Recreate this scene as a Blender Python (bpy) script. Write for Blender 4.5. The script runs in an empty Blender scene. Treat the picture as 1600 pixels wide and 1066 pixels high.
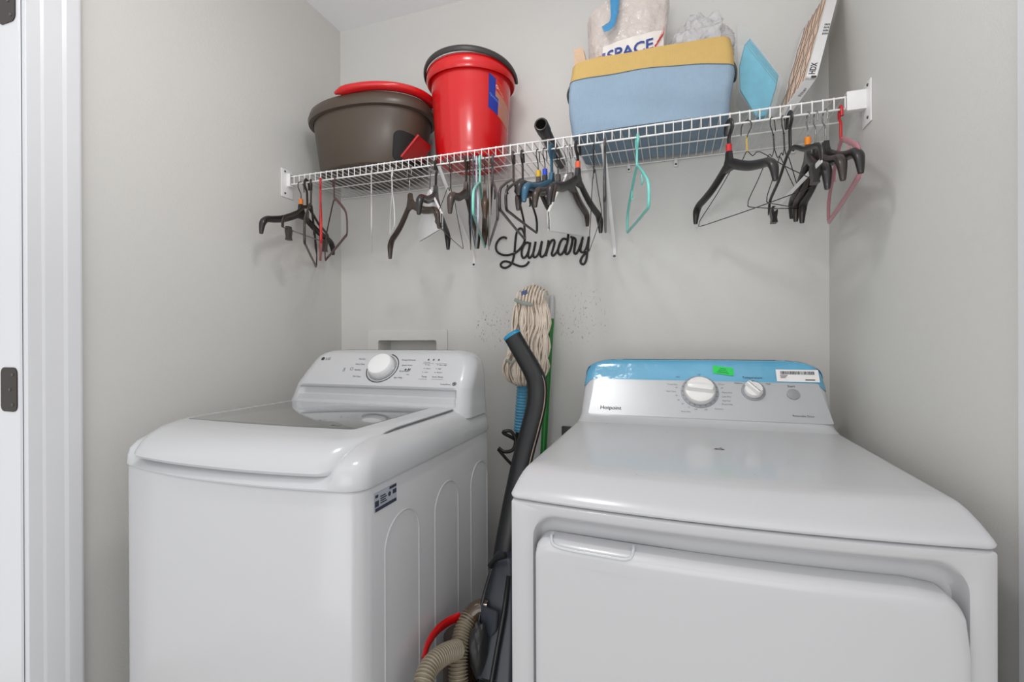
import bpy, bmesh, math, random
from mathutils import Vector, Matrix, noise
from math import sin, cos, pi, radians, sqrt
random.seed(7)
SC = bpy.context.scene
COL = SC.collection

# ------------------------------------------------------------------ camera
CAM_H = 1.18; F = 736.77
YAW, PIT, ROL = radians(18.604), radians(-0.0863), radians(-0.2286)
cd = bpy.data.cameras.new('camera'); cam = bpy.data.objects.new('camera', cd); COL.objects.link(cam)
cd.sensor_width = 36; cd.lens = F/1600*36; cd.clip_start = .02
cam.location = (0, 0, CAM_H)
cam.rotation_euler = (Matrix.Rotation(YAW, 3, 'Z') @ Matrix.Rotation(pi/2+PIT, 3, 'X') @ Matrix.Rotation(ROL, 3, 'Z')).to_euler()
SC.camera = cam
# ------------------------------------------------------------------ light
w = bpy.data.worlds.new('hall_light'); SC.world = w; w.use_nodes = True
w.node_tree.nodes['Background'].inputs[0].default_value = (.98, .99, 1, 1)
w.node_tree.nodes['Background'].inputs[1].default_value = .92
SC.view_settings.view_transform = 'Standard'; SC.view_settings.look = 'None'
SC.view_settings.exposure = -0.05; SC.view_settings.gamma = 1
SC.view_settings.use_curve_mapping = False
def lamp(name, loc, size, power, rot=(0, 0, 0), col=(1, .985, .96), sy=None):
    l = bpy.data.lights.new(name, 'AREA'); l.energy = power; l.color = col
    if sy: l.shape = 'RECTANGLE'; l.size = size; l.size_y = sy
    else: l.shape = 'DISK'; l.size = size
    o = bpy.data.objects.new(name, l); o.location = loc; o.rotation_euler = rot; COL.objects.link(o); return o
lamp('ceiling_lamp_light', (-.45, .72, 2.44), .20, 4.2)
lamp('front_fill_light', (-.2, -1.5, 1.15), 2.2, 16, (radians(106), 0, 0), (1, 1, 1), 1.6)  # added soft fill from behind the camera, no fixture there

lamp('ceiling_fill_light', (-.15, -.25, 1.62), .35, 11, (radians(166), 0, radians(12)), (1, 1, 1))  # added fill aimed upward to brighten the ceiling

D = 1.7395; XL = -1.3826; XR = .4775; ZC = 2.549; SY = 1.434; SZ = 1.8095

# ------------------------------------------------------------------ helpers
def s2l(c):
    return tuple((v/12.92 if v <= .04045 else ((v+.055)/1.055)**2.4) for v in c)
def rgb(r, g, b): return s2l((r/255, g/255, b/255))
def at(px, py, X=None, Y=None, Z=None):
    x0, y0 = px-800, py-533
    x = x0*cos(ROL)+y0*sin(ROL); y = -x0*sin(ROL)+y0*cos(ROL)
    u = x/F; v2 = -y/F; ww = cos(PIT)-v2*sin(PIT); v = sin(PIT)+v2*cos(PIT)
    r = Vector((u*cos(YAW)-ww*sin(YAW), u*sin(YAW)+ww*cos(YAW), v))
    if X is not None: t = X/r.x
    elif Y is not None: t = Y/r.y
    else: t = (Z-CAM_H)/r.z
    return Vector((0, 0, CAM_H))+r*t
MC = {}
def mat(name, col, rough=.5, metal=0, alpha=1, trans=0, bump=None, coat=0, spec=.5, ior=1.5, var=None):
    """bump = (scale, strength, distance); var = (scale, amount) gentle colour noise"""
    if name in MC: return MC[name]
    m = bpy.data.materials.new(name); m.use_nodes = True; nt = m.node_tree; b = nt.nodes['Principled BSDF']
    b.inputs['Base Color'].default_value = (*col, 1); b.inputs['Roughness'].default_value = rough
    b.inputs['Metallic'].default_value = metal; b.inputs['Alpha'].default_value = alpha
    b.inputs['Transmission Weight'].default_value = trans; b.inputs['Coat Weight'].default_value = coat
    b.inputs['Coat Roughness'].default_value = .06
    b.inputs['Specular IOR Level'].default_value = spec; b.inputs['IOR'].default_value = ior
    tc = nt.nodes.new('ShaderNodeTexCoord')
    if var:
        n = nt.nodes.new('ShaderNodeTexNoise'); n.inputs['Scale'].default_value = var[0]; n.inputs['Detail'].default_value = 4
        nt.links.new(tc.outputs['Object'], n.inputs['Vector'])
        r = nt.nodes.new('ShaderNodeValToRGB'); a = var[1]
        r.color_ramp.elements[0].position = .3; r.color_ramp.elements[1].position = .7
        r.color_ramp.elements[0].color = (*[c*(1-a) for c in col], 1); r.color_ramp.elements[1].color = (*[min(1, c*(1+a)) for c in col], 1)
        nt.links.new(n.outputs['Fac'], r.inputs['Fac']); nt.links.new(r.outputs['Color'], b.inputs['Base Color'])
    if bump:
        n = nt.nodes.new('ShaderNodeTexNoise'); n.inputs['Scale'].default_value = bump[0]; n.inputs['Detail'].default_value = 3
        nt.links.new(tc.outputs['Object'], n.inputs['Vector'])
        bp = nt.nodes.new('ShaderNodeBump'); bp.inputs['Strength'].default_value = bump[1]; bp.inputs['Distance'].default_value = bump[2]
        nt.links.new(n.outputs['Fac'], bp.inputs['Height']); nt.links.new(bp.outputs['Normal'], b.inputs['Normal'])
    MC[name] = m; return m

def mesh_obj(name, bm, m, parent=None, smooth=35, world=True):
    bmesh.ops.recalc_face_normals(bm, faces=bm.faces)
    me = bpy.data.meshes.new(name); bm.to_mesh(me); bm.free()
    o = bpy.data.objects.new(name, me); COL.objects.link(o)
    if m:
        for mm in (m if isinstance(m, (list, tuple)) else [m]): me.materials.append(mm)
    if smooth:
        for p in me.polygons: p.use_smooth = True
        try: me.set_sharp_from_angle(angle=radians(smooth))
        except Exception: pass
    if parent:
        o.parent = parent
        if world:
            r = parent
            L = Vector(r.get('_base', (0, 0, 0))) if r.type == 'EMPTY' else None
            if L is not None: o.matrix_parent_inverse = Matrix.Translation(-L)
    return o
obj = mesh_obj
def thing(name, label, cat, loc=(0, 0, 0), group=None):
    o = bpy.data.objects.new(name, None); COL.objects.link(o); o.location = loc; o.empty_display_size = .05
    o['label'] = label; o['category'] = cat; o['_base'] = tuple(loc)
    if group: o['group'] = group
    return o
def tag(o, label, cat, group=None):
    o['label'] = label; o['category'] = cat
    if group: o['group'] = group
    return o
def struct(name, bm, m, smooth=0):
    o = obj(name, bm, m, None, smooth); o['kind'] = 'structure'; return o
def box(bm, x0, x1, y0, y1, z0, z1, bev=0, seg=2):
    r = bmesh.ops.create_cube(bm, size=1, matrix=Matrix.Translation(((x0+x1)/2, (y0+y1)/2, (z0+z1)/2)) @ Matrix.Diagonal((x1-x0, y1-y0, z1-z0, 1)))
    if bev:
        es = {e for v in r['verts'] for e in v.link_edges}
        bmesh.ops.bevel(bm, geom=list(es), offset=bev, segments=seg, affect='EDGES', profile=.5)
def bx(*a, **k):
    bm = bmesh.new(); box(bm, *a, **k); return bm
def obox(bm, o, ex, ey, ez, bev=0):
    """box from corner o spanned by vectors"""
    o, ex, ey, ez = map(Vector, (o, ex, ey, ez))
    vs = [bm.verts.new(o+ex*i+ey*j+ez*k) for k in (0, 1) for j in (0, 1) for i in (0, 1)]
    fs = [bm.faces.new([vs[i] for i in f]) for f in ((0, 1, 3, 2), (4, 5, 7, 6), (0, 1, 5, 4), (2, 3, 7, 6), (0, 2, 6, 4), (1, 3, 7, 5))]
    if bev:
        es = {e for v in vs for e in v.link_edges}
        bmesh.ops.bevel(bm, geom=list(es), offset=bev, segments=2, affect='EDGES', profile=.5)
def loft(bm, rings, cap0=True, cap1=True, closed=True):
    V = [[bm.verts.new(p) for p in r] for r in rings]; n = len(V[0])
    for a, b in zip(V[:-1], V[1:]):
        for i in range(n if closed else n-1):
            j = (i+1) % n
            try: bm.faces.new((a[i], a[j], b[j], b[i]))
            except ValueError: pass
    if cap0: bm.faces.new(V[0][::-1])
    if cap1: bm.faces.new(V[-1])
    return V
def smoothpath(P, n=6, closed=False):
    P = [Vector(p) for p in P]; out = []; N = len(P)
    rng = range(N if closed else N-1)
    for i in rng:
        g = (lambda k: P[k % N]) if closed else (lambda k: P[max(0, min(N-1, k))])
        p0, p1, p2, p3 = g(i-1), g(i), g(i+1), g(i+2)
        for k in range(n):
            t = k/n
            out.append(.5*((2*p1)+(p2-p0)*t+(2*p0-5*p1+4*p2-p3)*t*t+(3*p1-p0-3*p2+p3)*t**3))
    if not closed: out.append(P[-1])
    return out
def sweep(bm, P, r, n=8, closed=False, ref=(0, 1, 0), cap=True):
    """tube along P; r is a number, (ra, rb) or a function t->(ra, rb); ra lies along ref, rb across"""
    P = [Vector(p) for p in P]; N = len(P); ref = Vector(ref); rings = []
    for i, p in enumerate(P):
        if closed: t = (P[(i+1) % N]-P[i-1])
        else: t = P[min(i+1, N-1)]-P[max(i-1, 0)]
        if t.length < 1e-9: t = Vector((0, 0, 1))
        t.normalize(); a = ref-t*ref.dot(t)
        if a.length < .05: a = Vector((1, 0, 0))-t*t.x
        if a.length < .05: a = Vector((0, 0, 1))-t*t.z
        a.normalize(); b = t.cross(a)
        q = r(i/(N-1)) if callable(r) else r
        ra, rb = q if isinstance(q, (tuple, list)) else (q, q)
        rings.append([p+a*ra*cos(2*pi*k/n)+b*rb*sin(2*pi*k/n) for k in range(n)])
    if closed: rings.append(rings[0]); V = [[bm.verts.new(x) for x in rr] for rr in rings[:-1]]; V.append(V[0])
    else: V = [[bm.verts.new(x) for x in rr] for rr in rings]
    for A, B in zip(V[:-1], V[1:]):
        for k in range(n):
            bm.faces.new((A[k], A[(k+1) % n], B[(k+1) % n], B[k]))
    if cap and not closed: bm.faces.new(V[0][::-1]); bm.faces.new(V[-1])
def tube(*a, **k):
    bm = bmesh.new(); sweep(bm, *a, **k); return bm
def circ(c, r, n=40, rb=None, rot=0):
    rb = rb or r
    return [Vector((c[0]+r*cos(t)*cos(rot)-rb*sin(t)*sin(rot), c[1]+r*cos(t)*sin(rot)+rb*sin(t)*cos(rot), c[2])) for t in (2*pi*k/n for k in range(n))]
def rrect(x0, x1, y0, y1, r, nc=6, ns=8):
    """closed rounded rectangle, straight sides subdivided; ccw from lower left corner's end"""
    P = []
    cs = [((x0+r, y0+r), pi), ((x1-r, y0+r), 1.5*pi), ((x1-r, y1-r), 0), ((x0+r, y1-r), .5*pi)]
    for i, ((cx, cy), a0) in enumerate(cs):
        arc = [(cx+r*cos(a0+pi/2*k/nc), cy+r*sin(a0+pi/2*k/nc)) for k in range(nc+1)]
        nx, a1 = cs[(i+1) % 4]; q = (nx[0]+r*cos(a1), nx[1]+r*sin(a1))
        P += arc
        e = arc[-1]
        P += [(e[0]+(q[0]-e[0])*k/ns, e[1]+(q[1]-e[1])*k/ns) for k in range(1, ns)]
    return P
def lerp(a, b, t): return a+(b-a)*t
def prof(tab, z):
    """piecewise linear table rows (z, v1, v2, ...)"""
    if z <= tab[0][0]: return tab[0][1:]
    for a, b in zip(tab[:-1], tab[1:]):
        if z <= b[0]:
            t = (z-a[0])/max(1e-9, b[0]-a[0]); return tuple(lerp(p, q, t) for p, q in zip(a[1:], b[1:]))
    return tab[-1][1:]
def text_bm(bm, body, size, fn, extr=0, align='LEFT', shear=0, offset=0, sx=1):
    """flat lettering; fn maps (x, y) of the text plane to a world point"""
    cu = bpy.data.curves.new('t', 'FONT'); cu.body = body; cu.size = size; cu.align_x = align; cu.shear = shear; cu.offset = offset
    cu.resolution_u = 3
    to = bpy.data.objects.new('t', cu); COL.objects.link(to)
    dg = bpy.context.evaluated_depsgraph_get(); me = bpy.data.meshes.new_from_object(to.evaluated_get(dg))
    vs = [bm.verts.new(fn(v.co.x*sx, v.co.y)) for v in me.vertices]
    for p in me.polygons:
        try: bm.faces.new([vs[i] for i in p.vertices])
        except ValueError: pass
    bpy.data.objects.remove(to); bpy.data.curves.remove(cu); bpy.data.meshes.remove(me)
def words(rows, fn, m, parent, nm='lettering', lift=None):
    for body, x, s, sz, al in rows:
        b = bmesh.new(); d = lift(s) if lift else None
        text_bm(b, body, sz, (lambda a, c: fn(x+a, s+c, d)) if lift else (lambda a, c: fn(x+a, s+c)), align=al)
        obj(nm, b, m, parent, 0)
def frame(o, ex, ey):
    o, ex, ey = Vector(o), Vector(ex).normalized(), Vector(ey).normalized()
    return lambda x, y: o+ex*x+ey*y
def quad(bm, fn, x0, x1, y0, y1, nx=1, ny=1, r=0):
    g = [[bm.verts.new(fn(lerp(x0, x1, i/nx), lerp(y0, y1, j/ny))) for i in range(nx+1)] for j in range(ny+1)]
    for j in range(ny):
        for i in range(nx): bm.faces.new((g[j][i], g[j][i+1], g[j+1][i+1], g[j+1][i]))

# ------------------------------------------------------------------ materials
WALL = rgb(214, 213, 209)
m_wall = mat('wall_paint', WALL, .6, bump=(260, .16, .004), spec=.3)
m_ceil = mat('ceiling_paint', rgb(247, 247, 250), .7, bump=(120, .2, .004))
m_trim = mat('trim_paint', rgb(224, 225, 228), .3)
m_floor = mat('floor_tile', rgb(190, 186, 180), .35, var=(6, .1))
m_enamel = mat('white_enamel', rgb(195, 195, 197), .24, coat=.22)
m_plastic_w = mat('white_plastic', rgb(197, 198, 200), .2, coat=.2)
m_wire = mat('shelf_vinyl', rgb(236, 235, 234), .3)
m_dark = mat('dark_print', rgb(52, 54, 58), .5)
m_grey_print = mat('grey_print', rgb(120, 122, 126), .5)
m_black = mat('black_plastic', rgb(30, 28, 27), .32)
m_screw = mat('screw_steel', rgb(90, 90, 90), .35, .9)

# wall with scuffs: thin dark rubbed marks in two patches round the mop and broom
def wall_back_mat():
    m = mat('wall_paint_scuffed', WALL, .6, spec=.3); nt = m.node_tree; b = nt.nodes['Principled BSDF']; N = nt.nodes.new; L = nt.links.new
    tc = N('ShaderNodeTexCoord')
    n1 = N('ShaderNodeTexNoise'); n1.inputs['Scale'].default_value = 260; n1.inputs['Detail'].default_value = 3
    L(tc.outputs['Object'], n1.inputs['Vector']); bp = N('ShaderNodeBump'); bp.inputs['Strength'].default_value = .16; bp.inputs['Distance'].default_value = .004
    L(n1.outputs['Fac'], bp.inputs['Height']); L(bp.outputs['Normal'], b.inputs['Normal'])
    mp = N('ShaderNodeMapping'); mp.inputs['Scale'].default_value = (230, 1, 80); mp.inputs['Rotation'].default_value = (0, .25, 0)
    L(tc.outputs['Object'], mp.inputs['Vector'])
    n2 = N('ShaderNodeTexNoise'); n2.inputs['Scale'].default_value = 1; n2.inputs['Detail'].default_value = 5
    L(mp.outputs['Vector'], n2.inputs['Vector'])
    r2 = N('ShaderNodeValToRGB'); r2.color_ramp.elements[0].position = .615; r2.color_ramp.elements[1].position = .70
    L(n2.outputs['Fac'], r2.inputs['Fac'])
    def patch(cx, cz, sx, sz):
        v = N('ShaderNodeMapping'); v.inputs['Location'].default_value = (-cx/sx, -D, -cz/sz); v.inputs['Scale'].default_value = (1/sx, 1, 1/sz)
        L(tc.outputs['Object'], v.inputs['Vector']); ln = N('ShaderNodeVectorMath'); ln.operation = 'LENGTH'
        L(v.outputs['Vector'], ln.inputs[0]); mr = N('ShaderNodeMapRange'); mr.inputs[1].default_value = 1; mr.inputs[2].default_value = .5
        L(ln.outputs['Value'], mr.inputs[0]); return mr.outputs[0]
    a, c = patch(-.32, 1.265, .12, .14), patch(-.65, 1.235, .12, .11)
    ad = N('ShaderNodeMath'); ad.operation = 'MAXIMUM'; L(a, ad.inputs[0]); L(c, ad.inputs[1])
    mu = N('ShaderNodeMath'); mu.operation = 'MULTIPLY'; L(ad.outputs[0], mu.inputs[0]); L(r2.outputs['Color'], mu.inputs[1])
    mx = N('ShaderNodeMix'); mx.data_type = 'RGBA'; mx.inputs['A'].default_value = (*WALL, 1); mx.inputs['B'].default_value = (*rgb(110, 108, 106), 1)
    L(mu.outputs[0], mx.inputs['Factor']); L(mx.outputs['Result'], b.inputs['Base Color'])
    return m
m_wall_b = wall_back_mat()

# ------------------------------------------------------------------ room
struct('floor', bx(-2.2, 1.2, -1.2, D+.1, -.05, 0), m_floor)
struct('ceiling', bx(XL-.12, XR+.12, -.35, D+.1, ZC, ZC+.05), m_ceil)
struct('wall_left', bx(XL-.1, XL, .664, D+.1, 0, ZC), m_wall)
struct('wall_right', bx(XR, XR+.1, .868, D+.1, 0, ZC), m_wall)
bm = bmesh.new()   # back wall with the hole of the washer outlet box
OX0, OX1, OZ0, OZ1 = -1.19, -.91, 1.03, 1.183
for a in ((XL, OX0, 0, ZC), (OX1, XR, 0, ZC), (OX0, OX1, 0, OZ0), (OX0, OX1, OZ1, ZC)):
    box(bm, a[0], a[1], D, D+.1, a[2], a[3])
bmesh.ops.remove_doubles(bm, verts=bm.verts, dist=1e-5)
struct('wall_back', bm, m_wall_b)
# left door casing, jamb with stop, and right casing
bm = bmesh.new()
YA, YB = .656, .760
pr_ = [(XL-.001, YA), (XL+.012, YA), (XL+.0130, YA+.0015), (XL+.0132, YA+.026), (XL+.0145, YA+.032), (XL+.0155, YA+.066), (XL+.0172, YA+.074), (XL+.0175, YB-.005), (XL+.0165, YB-.001), (XL-.001, YB)]
loft(bm, [[Vector((x, y, z)) for x, y in pr_] for z in (0, ZC-.002)])
struct('trim_1', bm, m_trim)
bm = bmesh.new(); box(bm, XL-.16, XL-.001, .650, .6548, 0, ZC-.002)
o = struct('trim_2', bm, m_trim)
HX = at(26, 600, Y=.648).x
for zc in (1.953, 1.073):
    b2 = bmesh.new()
    pts = [(a, b) for a, b in rrect(HX-.060, HX, zc-.05, zc+.05, .014, 5, 2)]
    loft(b2, [[Vector((x, .6505, z)) for x, z in pts], [Vector((x, .648, z)) for x, z in pts]])
    h = obj('hinge', b2, mat('bronze_metal', rgb(58, 50, 46), .35, .8), o, 30, world=False); h['label'] = 'dark bronze hinge leaf let into the jamb'
    for dz in (-.034, .0, .034):
        c = bmesh.new(); bmesh.ops.create_cone(c, cap_ends=True, segments=14, radius1=.0042, radius2=.0036, depth=.0012, matrix=Matrix.Translation((HX-.016-(.010 if dz == 0 else 0), .6476, zc+dz)) @ Matrix.Rotation(pi/2, 4, 'X'))
        obj('screw', c, m_screw, h, 30, world=False)
bm = bmesh.new()
loft(bm, [[Vector((x, y, z)) for x, y in ((XR+.001, .866), (XR-.008, .866), (XR-.012, .860), (XR-.013, .80), (XR-.011, .78), (XR+.001, .78))] for z in (0, ZC-.002)])
struct('trim_3', bm, m_trim)
struct('wall_front_right', bx(XR, XR+.1, .60, .868, 0, ZC), m_wall)

# ceiling lamp (just above the frame)
t = thing('ceiling_light', 'round white flush ceiling light above the washer', 'light', (-.45, .72, ZC))
bm = bmesh.new(); loft(bm, [circ((-.45, .72, z), r) for z, r in ((ZC, .15), (ZC-.02, .15), (ZC-.028, .14))]); obj('lamp_base', bm, m_trim, t)
m_glow = mat('lamp_diffuser', (.9, .9, .88), .4)
bm = bmesh.new(); loft(bm, [circ((-.45, .72, ZC-.028-.045*sin(a)), .13*cos(a)+.002) for a in (0, .3, .6, .9, 1.2, 1.5)])
obj('diffuser', bm, m_glow, t)
m_glow.node_tree.nodes['Principled BSDF'].inputs['Emission Color'].default_value = (1, .96, .9, 1)
m_glow.node_tree.nodes['Principled BSDF'].inputs['Emission Strength'].default_value = 6

# ------------------------------------------------------------------ washer
WX0, WX1, WY0, WY1 = -1.241, -.555, .768, 1.437
def sstep(a, b, x):
    t = max(0, min(1, (x-a)/(b-a))); return t*t*(3-2*t)
def wring(z, il=0, ir=0, f=0, b=0, r=.035, bow=.05, bev=1.0, rec=0, ns=10):
    x0, x1 = WX0+il, WX1-ir; y0, y1 = WY0+f, WY1-b; xc = (WX0+WX1)/2+.03; hw = (WX1-WX0)/2+.03
    lidm = lambda x: sstep(-1.215, -1.168, x)*(1-sstep(-.640, -.606, x))
    return [Vector((x, y-bow*(1-min(1, abs(x-xc)/hw)**2.2)*max(0, (y1-y)/(y1-y0))**1.5+rec*lidm(x)*(1 if y < y0+.06 else 0), z-(.007*lidm(x) if rec and z > .95 else 0))) for x, y in rrect(x0, x1, y0, y1, r, 8, ns)]
ws = thing('washing_machine', 'white top-load washing machine with tinted glass lid at left wall', 'washing machine', (-.9, 1.1, 0))
bm = bmesh.new()
loft(bm, [wring(z, i, i, i, i) for z, i in ((.03, .006), (.034, .003), (.886, .003), (.891, .006))])
cab = obj('cabinet', bm, m_enamel, ws)
bm = bmesh.new()   # embossed arches pressed in the right side
for ya, yb, zt in ((.833, .971, .808), (1.05, 1.184, .810), (1.273, 1.400, .809)):
    yc = (ya+yb)/2; hw = (yb-ya)/2
    P = [Vector((WX1-.003, ya, .12))]+[Vector((WX1-.003, yc-hw*cos(a), zt-hw*.95+hw*.95*sin(a))) for a in [pi*k/24 for k in range(25)]]+[Vector((WX1-.003, yb, .12))]
    sweep(bm, P, (.0022, .0022), 6, ref=(1, 0, 0))
obj('side_embossing', bm, m_enamel, ws, 50)
for x in (-1.19, -.61):
    for y in (.84, 1.38):
        bm = bmesh.new(); loft(bm, [circ((x, y, z), r, 16) for z, r in ((0, .024), (.012, .024), (.014, .012), (.04, .012))]); obj('foot', bm, m_black, ws)
# top cover: stacked outlines
TOP = [(.8925, .001, .001, .001, .001), (.896, 0, 0, 0, 0), (.915, .001, .001, .002, .001), (.930, .004, .003, .006, .002), (.944, .009, .008, .020, .003),
       (.956, .017, .016, .045, .004), (.966, .028, .028, .072, .006), (.973, .041, .042, .098, .008), (.9775, .055, .057, .125, .012), (.978, .075, .08, .15, .02)]
bm = bmesh.new()
loft(bm, [wring(z, il, ir, f, b, r=.035+.2*min(il, .05), rec=.028*sstep(.903, .918, z), ns=60) for z, il, ir, f, b in TOP])
obj('top_cover', bm, m_plastic_w, ws, 60)
# lid: shell that follows the cover and overhangs as a lip in front
def lid_pt(x, t, up):
    X0, X1 = -1.212, -.602; xc, hw = (X0+X1)/2, (X1-X0)/2; u = (x-xc)/hw
    corner = .058*max(0, (abs(u)-.80)/.20)**2.2
    yf = .727+.030*abs(u)**2.2+corner
    pts = [(yf-.004, .922), (yf, .932), (yf+.012, .9475), (yf+.030, .962), (yf+.056, .9735), (yf+.090, .980), (yf+.13, .9828), (yf+.17, .983), (1.243, .983)]
    i = min(len(pts)-2, int(t)); k = t-i; y = lerp(pts[i][0], pts[i+1][0], k); z = lerp(pts[i][1], pts[i+1][1], k)
    side = max(0, (abs(u)-.96)/.04)**2*.0022
    return Vector((x, y, z-side*(1 if i > 2 else .3)+up))
bm = bmesh.new(); nx = 44; nt_ = 8
def lgrid(up, dy=0):
    return [[bm.verts.new(lid_pt(lerp(-1.212, -.602, i/nx), j*.5 if j <= 14 else 7+(j-14), up)+Vector((0, dy if j < 3 else 0, 0))) for i in range(nx+1)] for j in range(16)]
A = lgrid(0); B = lgrid(-.007, .006)
for G, fl in ((A, 0), (B, 1)):
    for j in range(15):
        for i in range(nx): bm.faces.new((G[j][i], G[j][i+1], G[j+1][i+1], G[j+1][i]))
bd = [A[0][i] for i in range(nx+1)]+[A[j][nx] for j in range(1, 16)]+[A[15][i] for i in range(nx-1, -1, -1)]+[A[j][0] for j in range(14, 0, -1)]
bb = [B[0][i] for i in range(nx+1)]+[B[j][nx] for j in range(1, 16)]+[B[15][i] for i in range(nx-1, -1, -1)]+[B[j][0] for j in range(14, 0, -1)]
for i in range(len(bd)):
    j = (i+1) % len(bd); bm.faces.new((bd[i], bd[j], bb[j], bb[i]))
lid = obj('lid', bm, m_plastic_w, ws, 50)
P = [A_ for A_ in [lid_pt(-.602, 2+k*.5, -.0035)+Vector((.0012, 0, 0)) for k in range(0, 13)]]
obj('lid_gap_shade', tube(P, .0016, 6), mat('gap_shade_grey', rgb(96, 98, 100), .6), ws, 60)  # dark strip painting the shade of the gap along the lid edge
m_glass = mat('tinted_glass', rgb(104, 106, 108), .03, trans=.35, coat=1, ior=1.6, spec=.9)
def glass_ring(z, g):
    P = []
    for x, y in rrect(-1.178+g, -.668-g, .880+g, 1.232-g, .012, 5, 12):
        u = (x+.923)/.255; P.append(Vector((x, y-.012*(1-u*u)*max(0, (1.232-y)/.352), z)))
    return P
bm = bmesh.new(); loft(bm, [glass_ring(.9800, 0), glass_ring(.9835, 0), glass_ring(.9838, .0008)]); gl = obj('glass_pane', bm, m_glass, ws); gl['label'] = 'tinted glass pane'
bm = bmesh.new(); text_bm(bm, 'LG', .011, frame((-.735, .900, .9841), (1, 0, 0), (0, 1, 0))); box(bm, -.748, -.739, .901, .909, .9840, .9841)
obj('lid_mark', bm, m_dark, ws, 0)
# console
def wc(z, rows): return prof(rows, z)
WCON = [(.952, .006, .003, 1.246), (.972, .016, .004, 1.246), (.984, .022, .004, 1.250), (.990, .024, .005, 1.264), (1.006, .029, .006, 1.265), (1.010, .030, .006, 1.272), (1.028, .035, .007, 1.272),
        (1.034, .037, .007, 1.2635), (1.040, .039, .007, 1.262), (1.07, .046, .009, 1.286), (1.10, .055, .013, 1.3107), (1.118, .063, .020, 1.3252), (1.130, .073, .031, 1.335),
        (1.139, .086, .046, 1.344), (1.145, .105, .065, 1.354), (1.148, .13, .09, 1.367), (1.149, .16, .12, 1.385)]
bm = bmesh.new(); R = []
for z, il, ir, y0 in WCON:
    k = max(0, (z-1.10)/.049); ys = y0 if z > 1.039 else lerp(1.244, 1.262, max(0, (z-.96)/.08))
    def ymap(x, y):
        inner = sstep(-1.172, -1.160, x)*(1-sstep(-.606, -.594, x)); return y+(y0-ys)*inner*(1 if y < ys+.03 else 0)
    R.append([Vector((x, ymap(x, y), z)) for x, y in rrect(WX0+il, WX1-ir, ys, WY1-.002-.01*k, .045-.012*k, 8, 60)])
loft(bm, R, cap0=True, cap1=True); con = obj('control_console', bm, m_plastic_w, ws, 32)
# panel lettering, dial
PS = Vector((0, .073, .09)).normalized(); PN = Vector((0, -.09, .073)).normalized()
def wp(x, s, d=.0009): return Vector((x, 1.262, 1.04))+PS*s+PN*d
words((('LG', -1.118, .097, .0155, 'LEFT'), ('Normal', -.960, .100, .0075, 'RIGHT'), ('Heavy Duty', -.952, .079, .0075, 'RIGHT'), ('Bedding', -.957, .056, .0075, 'RIGHT'), ('Tub Clean', -.945, .030, .0075, 'RIGHT'),
        ('Energy/Delicates', -.820, .098, .0075, 'LEFT'), ('Quick Wash', -.812, .077, .0075, 'LEFT'), ('Rinse+Spin', -.812, .054, .0075, 'LEFT'), ('Spin Only', -.822, .029, .0075, 'LEFT'),
        ('Water Level', -.738, .091, .0045, 'LEFT'), ('Hot', -.722, .080, .006, 'LEFT'), ('Warm', -.722, .066, .006, 'LEFT'), ('Cold', -.722, .052, .006, 'LEFT'), ('Temp', -.727, .035, .008, 'LEFT'),
        ('Extra High', -.680, .080, .006, 'LEFT'), ('High', -.680, .066, .006, 'LEFT'), ('Medium', -.680, .052, .006, 'LEFT'), ('Extra Rinse', -.690, .035, .008, 'LEFT'),
        ('TurboDrum', -.655, .009, .007, 'LEFT'), ('Add', -.783, .042, .006, 'LEFT')), wp, m_dark, ws)
def disc(bm, fn, cx, cy, r, n=20, r2=None, a0=0, a1=2*pi):
    if r2 is None:
        bm.faces.new([bm.verts.new(fn(cx+r*cos(2*pi*k/n), cy+r*sin(2*pi*k/n))) for k in range(n)])
    else:
        V = [[bm.verts.new(fn(cx+q*cos(lerp(a0, a1, k/n)), cy+q*sin(lerp(a0, a1, k/n)))) for q in (r2, r)] for k in range(n+1)]
        for a, b in zip(V[:-1], V[1:]): bm.faces.new((a[0], a[1], b[1], b[0]))
def mark(nm, *fs):
    b = bmesh.new()
    for f in fs: f(b)
    obj(nm, b, m_dark, ws, 0)
mark('logo_disc', lambda b: disc(b, wp, -1.130, .102, .0068))
for i in range(3): mark('indicator_dot', lambda b: disc(b, wp, -.724+.018*i, .102, .0032, 12))
for i in range(3):
    for xx in (-.728, -.686): mark('indicator_dot', lambda b: disc(b, wp, xx, .083-.0145*i, .0014, 8))
mark('badge', lambda b: disc(b, wp, -.609, .014, .0065, 18, .0045)); mark('badge', lambda b: disc(b, wp, -.609, .014, .003, 12))
mark('start_symbol', lambda b: b.faces.new([b.verts.new(wp(*q)) for q in ((-.795, .058), (-.786, .0625), (-.795, .067))]))
mark('pause_symbol', lambda b: quad(b, wp, -.784, -.780, .058, .067)); mark('pause_symbol', lambda b: quad(b, wp, -.778, -.775, .058, .067))
mark('power_symbol', lambda b: disc(b, wp, -.994, .062, .006, 20, .005)); mark('load_symbol', lambda b: disc(b, wp, -1.022, .055, .004, 12, .003))
for q in ((-1.026, -1.018, .060, .061), (-1.026, -1.018, .064, .065), (-.74, -.70, .0865, .0872), (-.695, -.655, .0865, .0872), (-.735, -.705, .028, .0286), (-.69, -.65, .028, .0286)):
    mark('printed_line', lambda b: quad(b, wp, *q))
def lathe_on(fn3, prof_, n=40):
    """rings (r, d) about a centre: fn3(dx, ds, d)"""
    b = bmesh.new(); loft(b, [[fn3(r*cos(2*pi*k/n), r*sin(2*pi*k/n), d) for k in range(n)] for r, d in prof_]); return b
kc = (-.879, .068)
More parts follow.
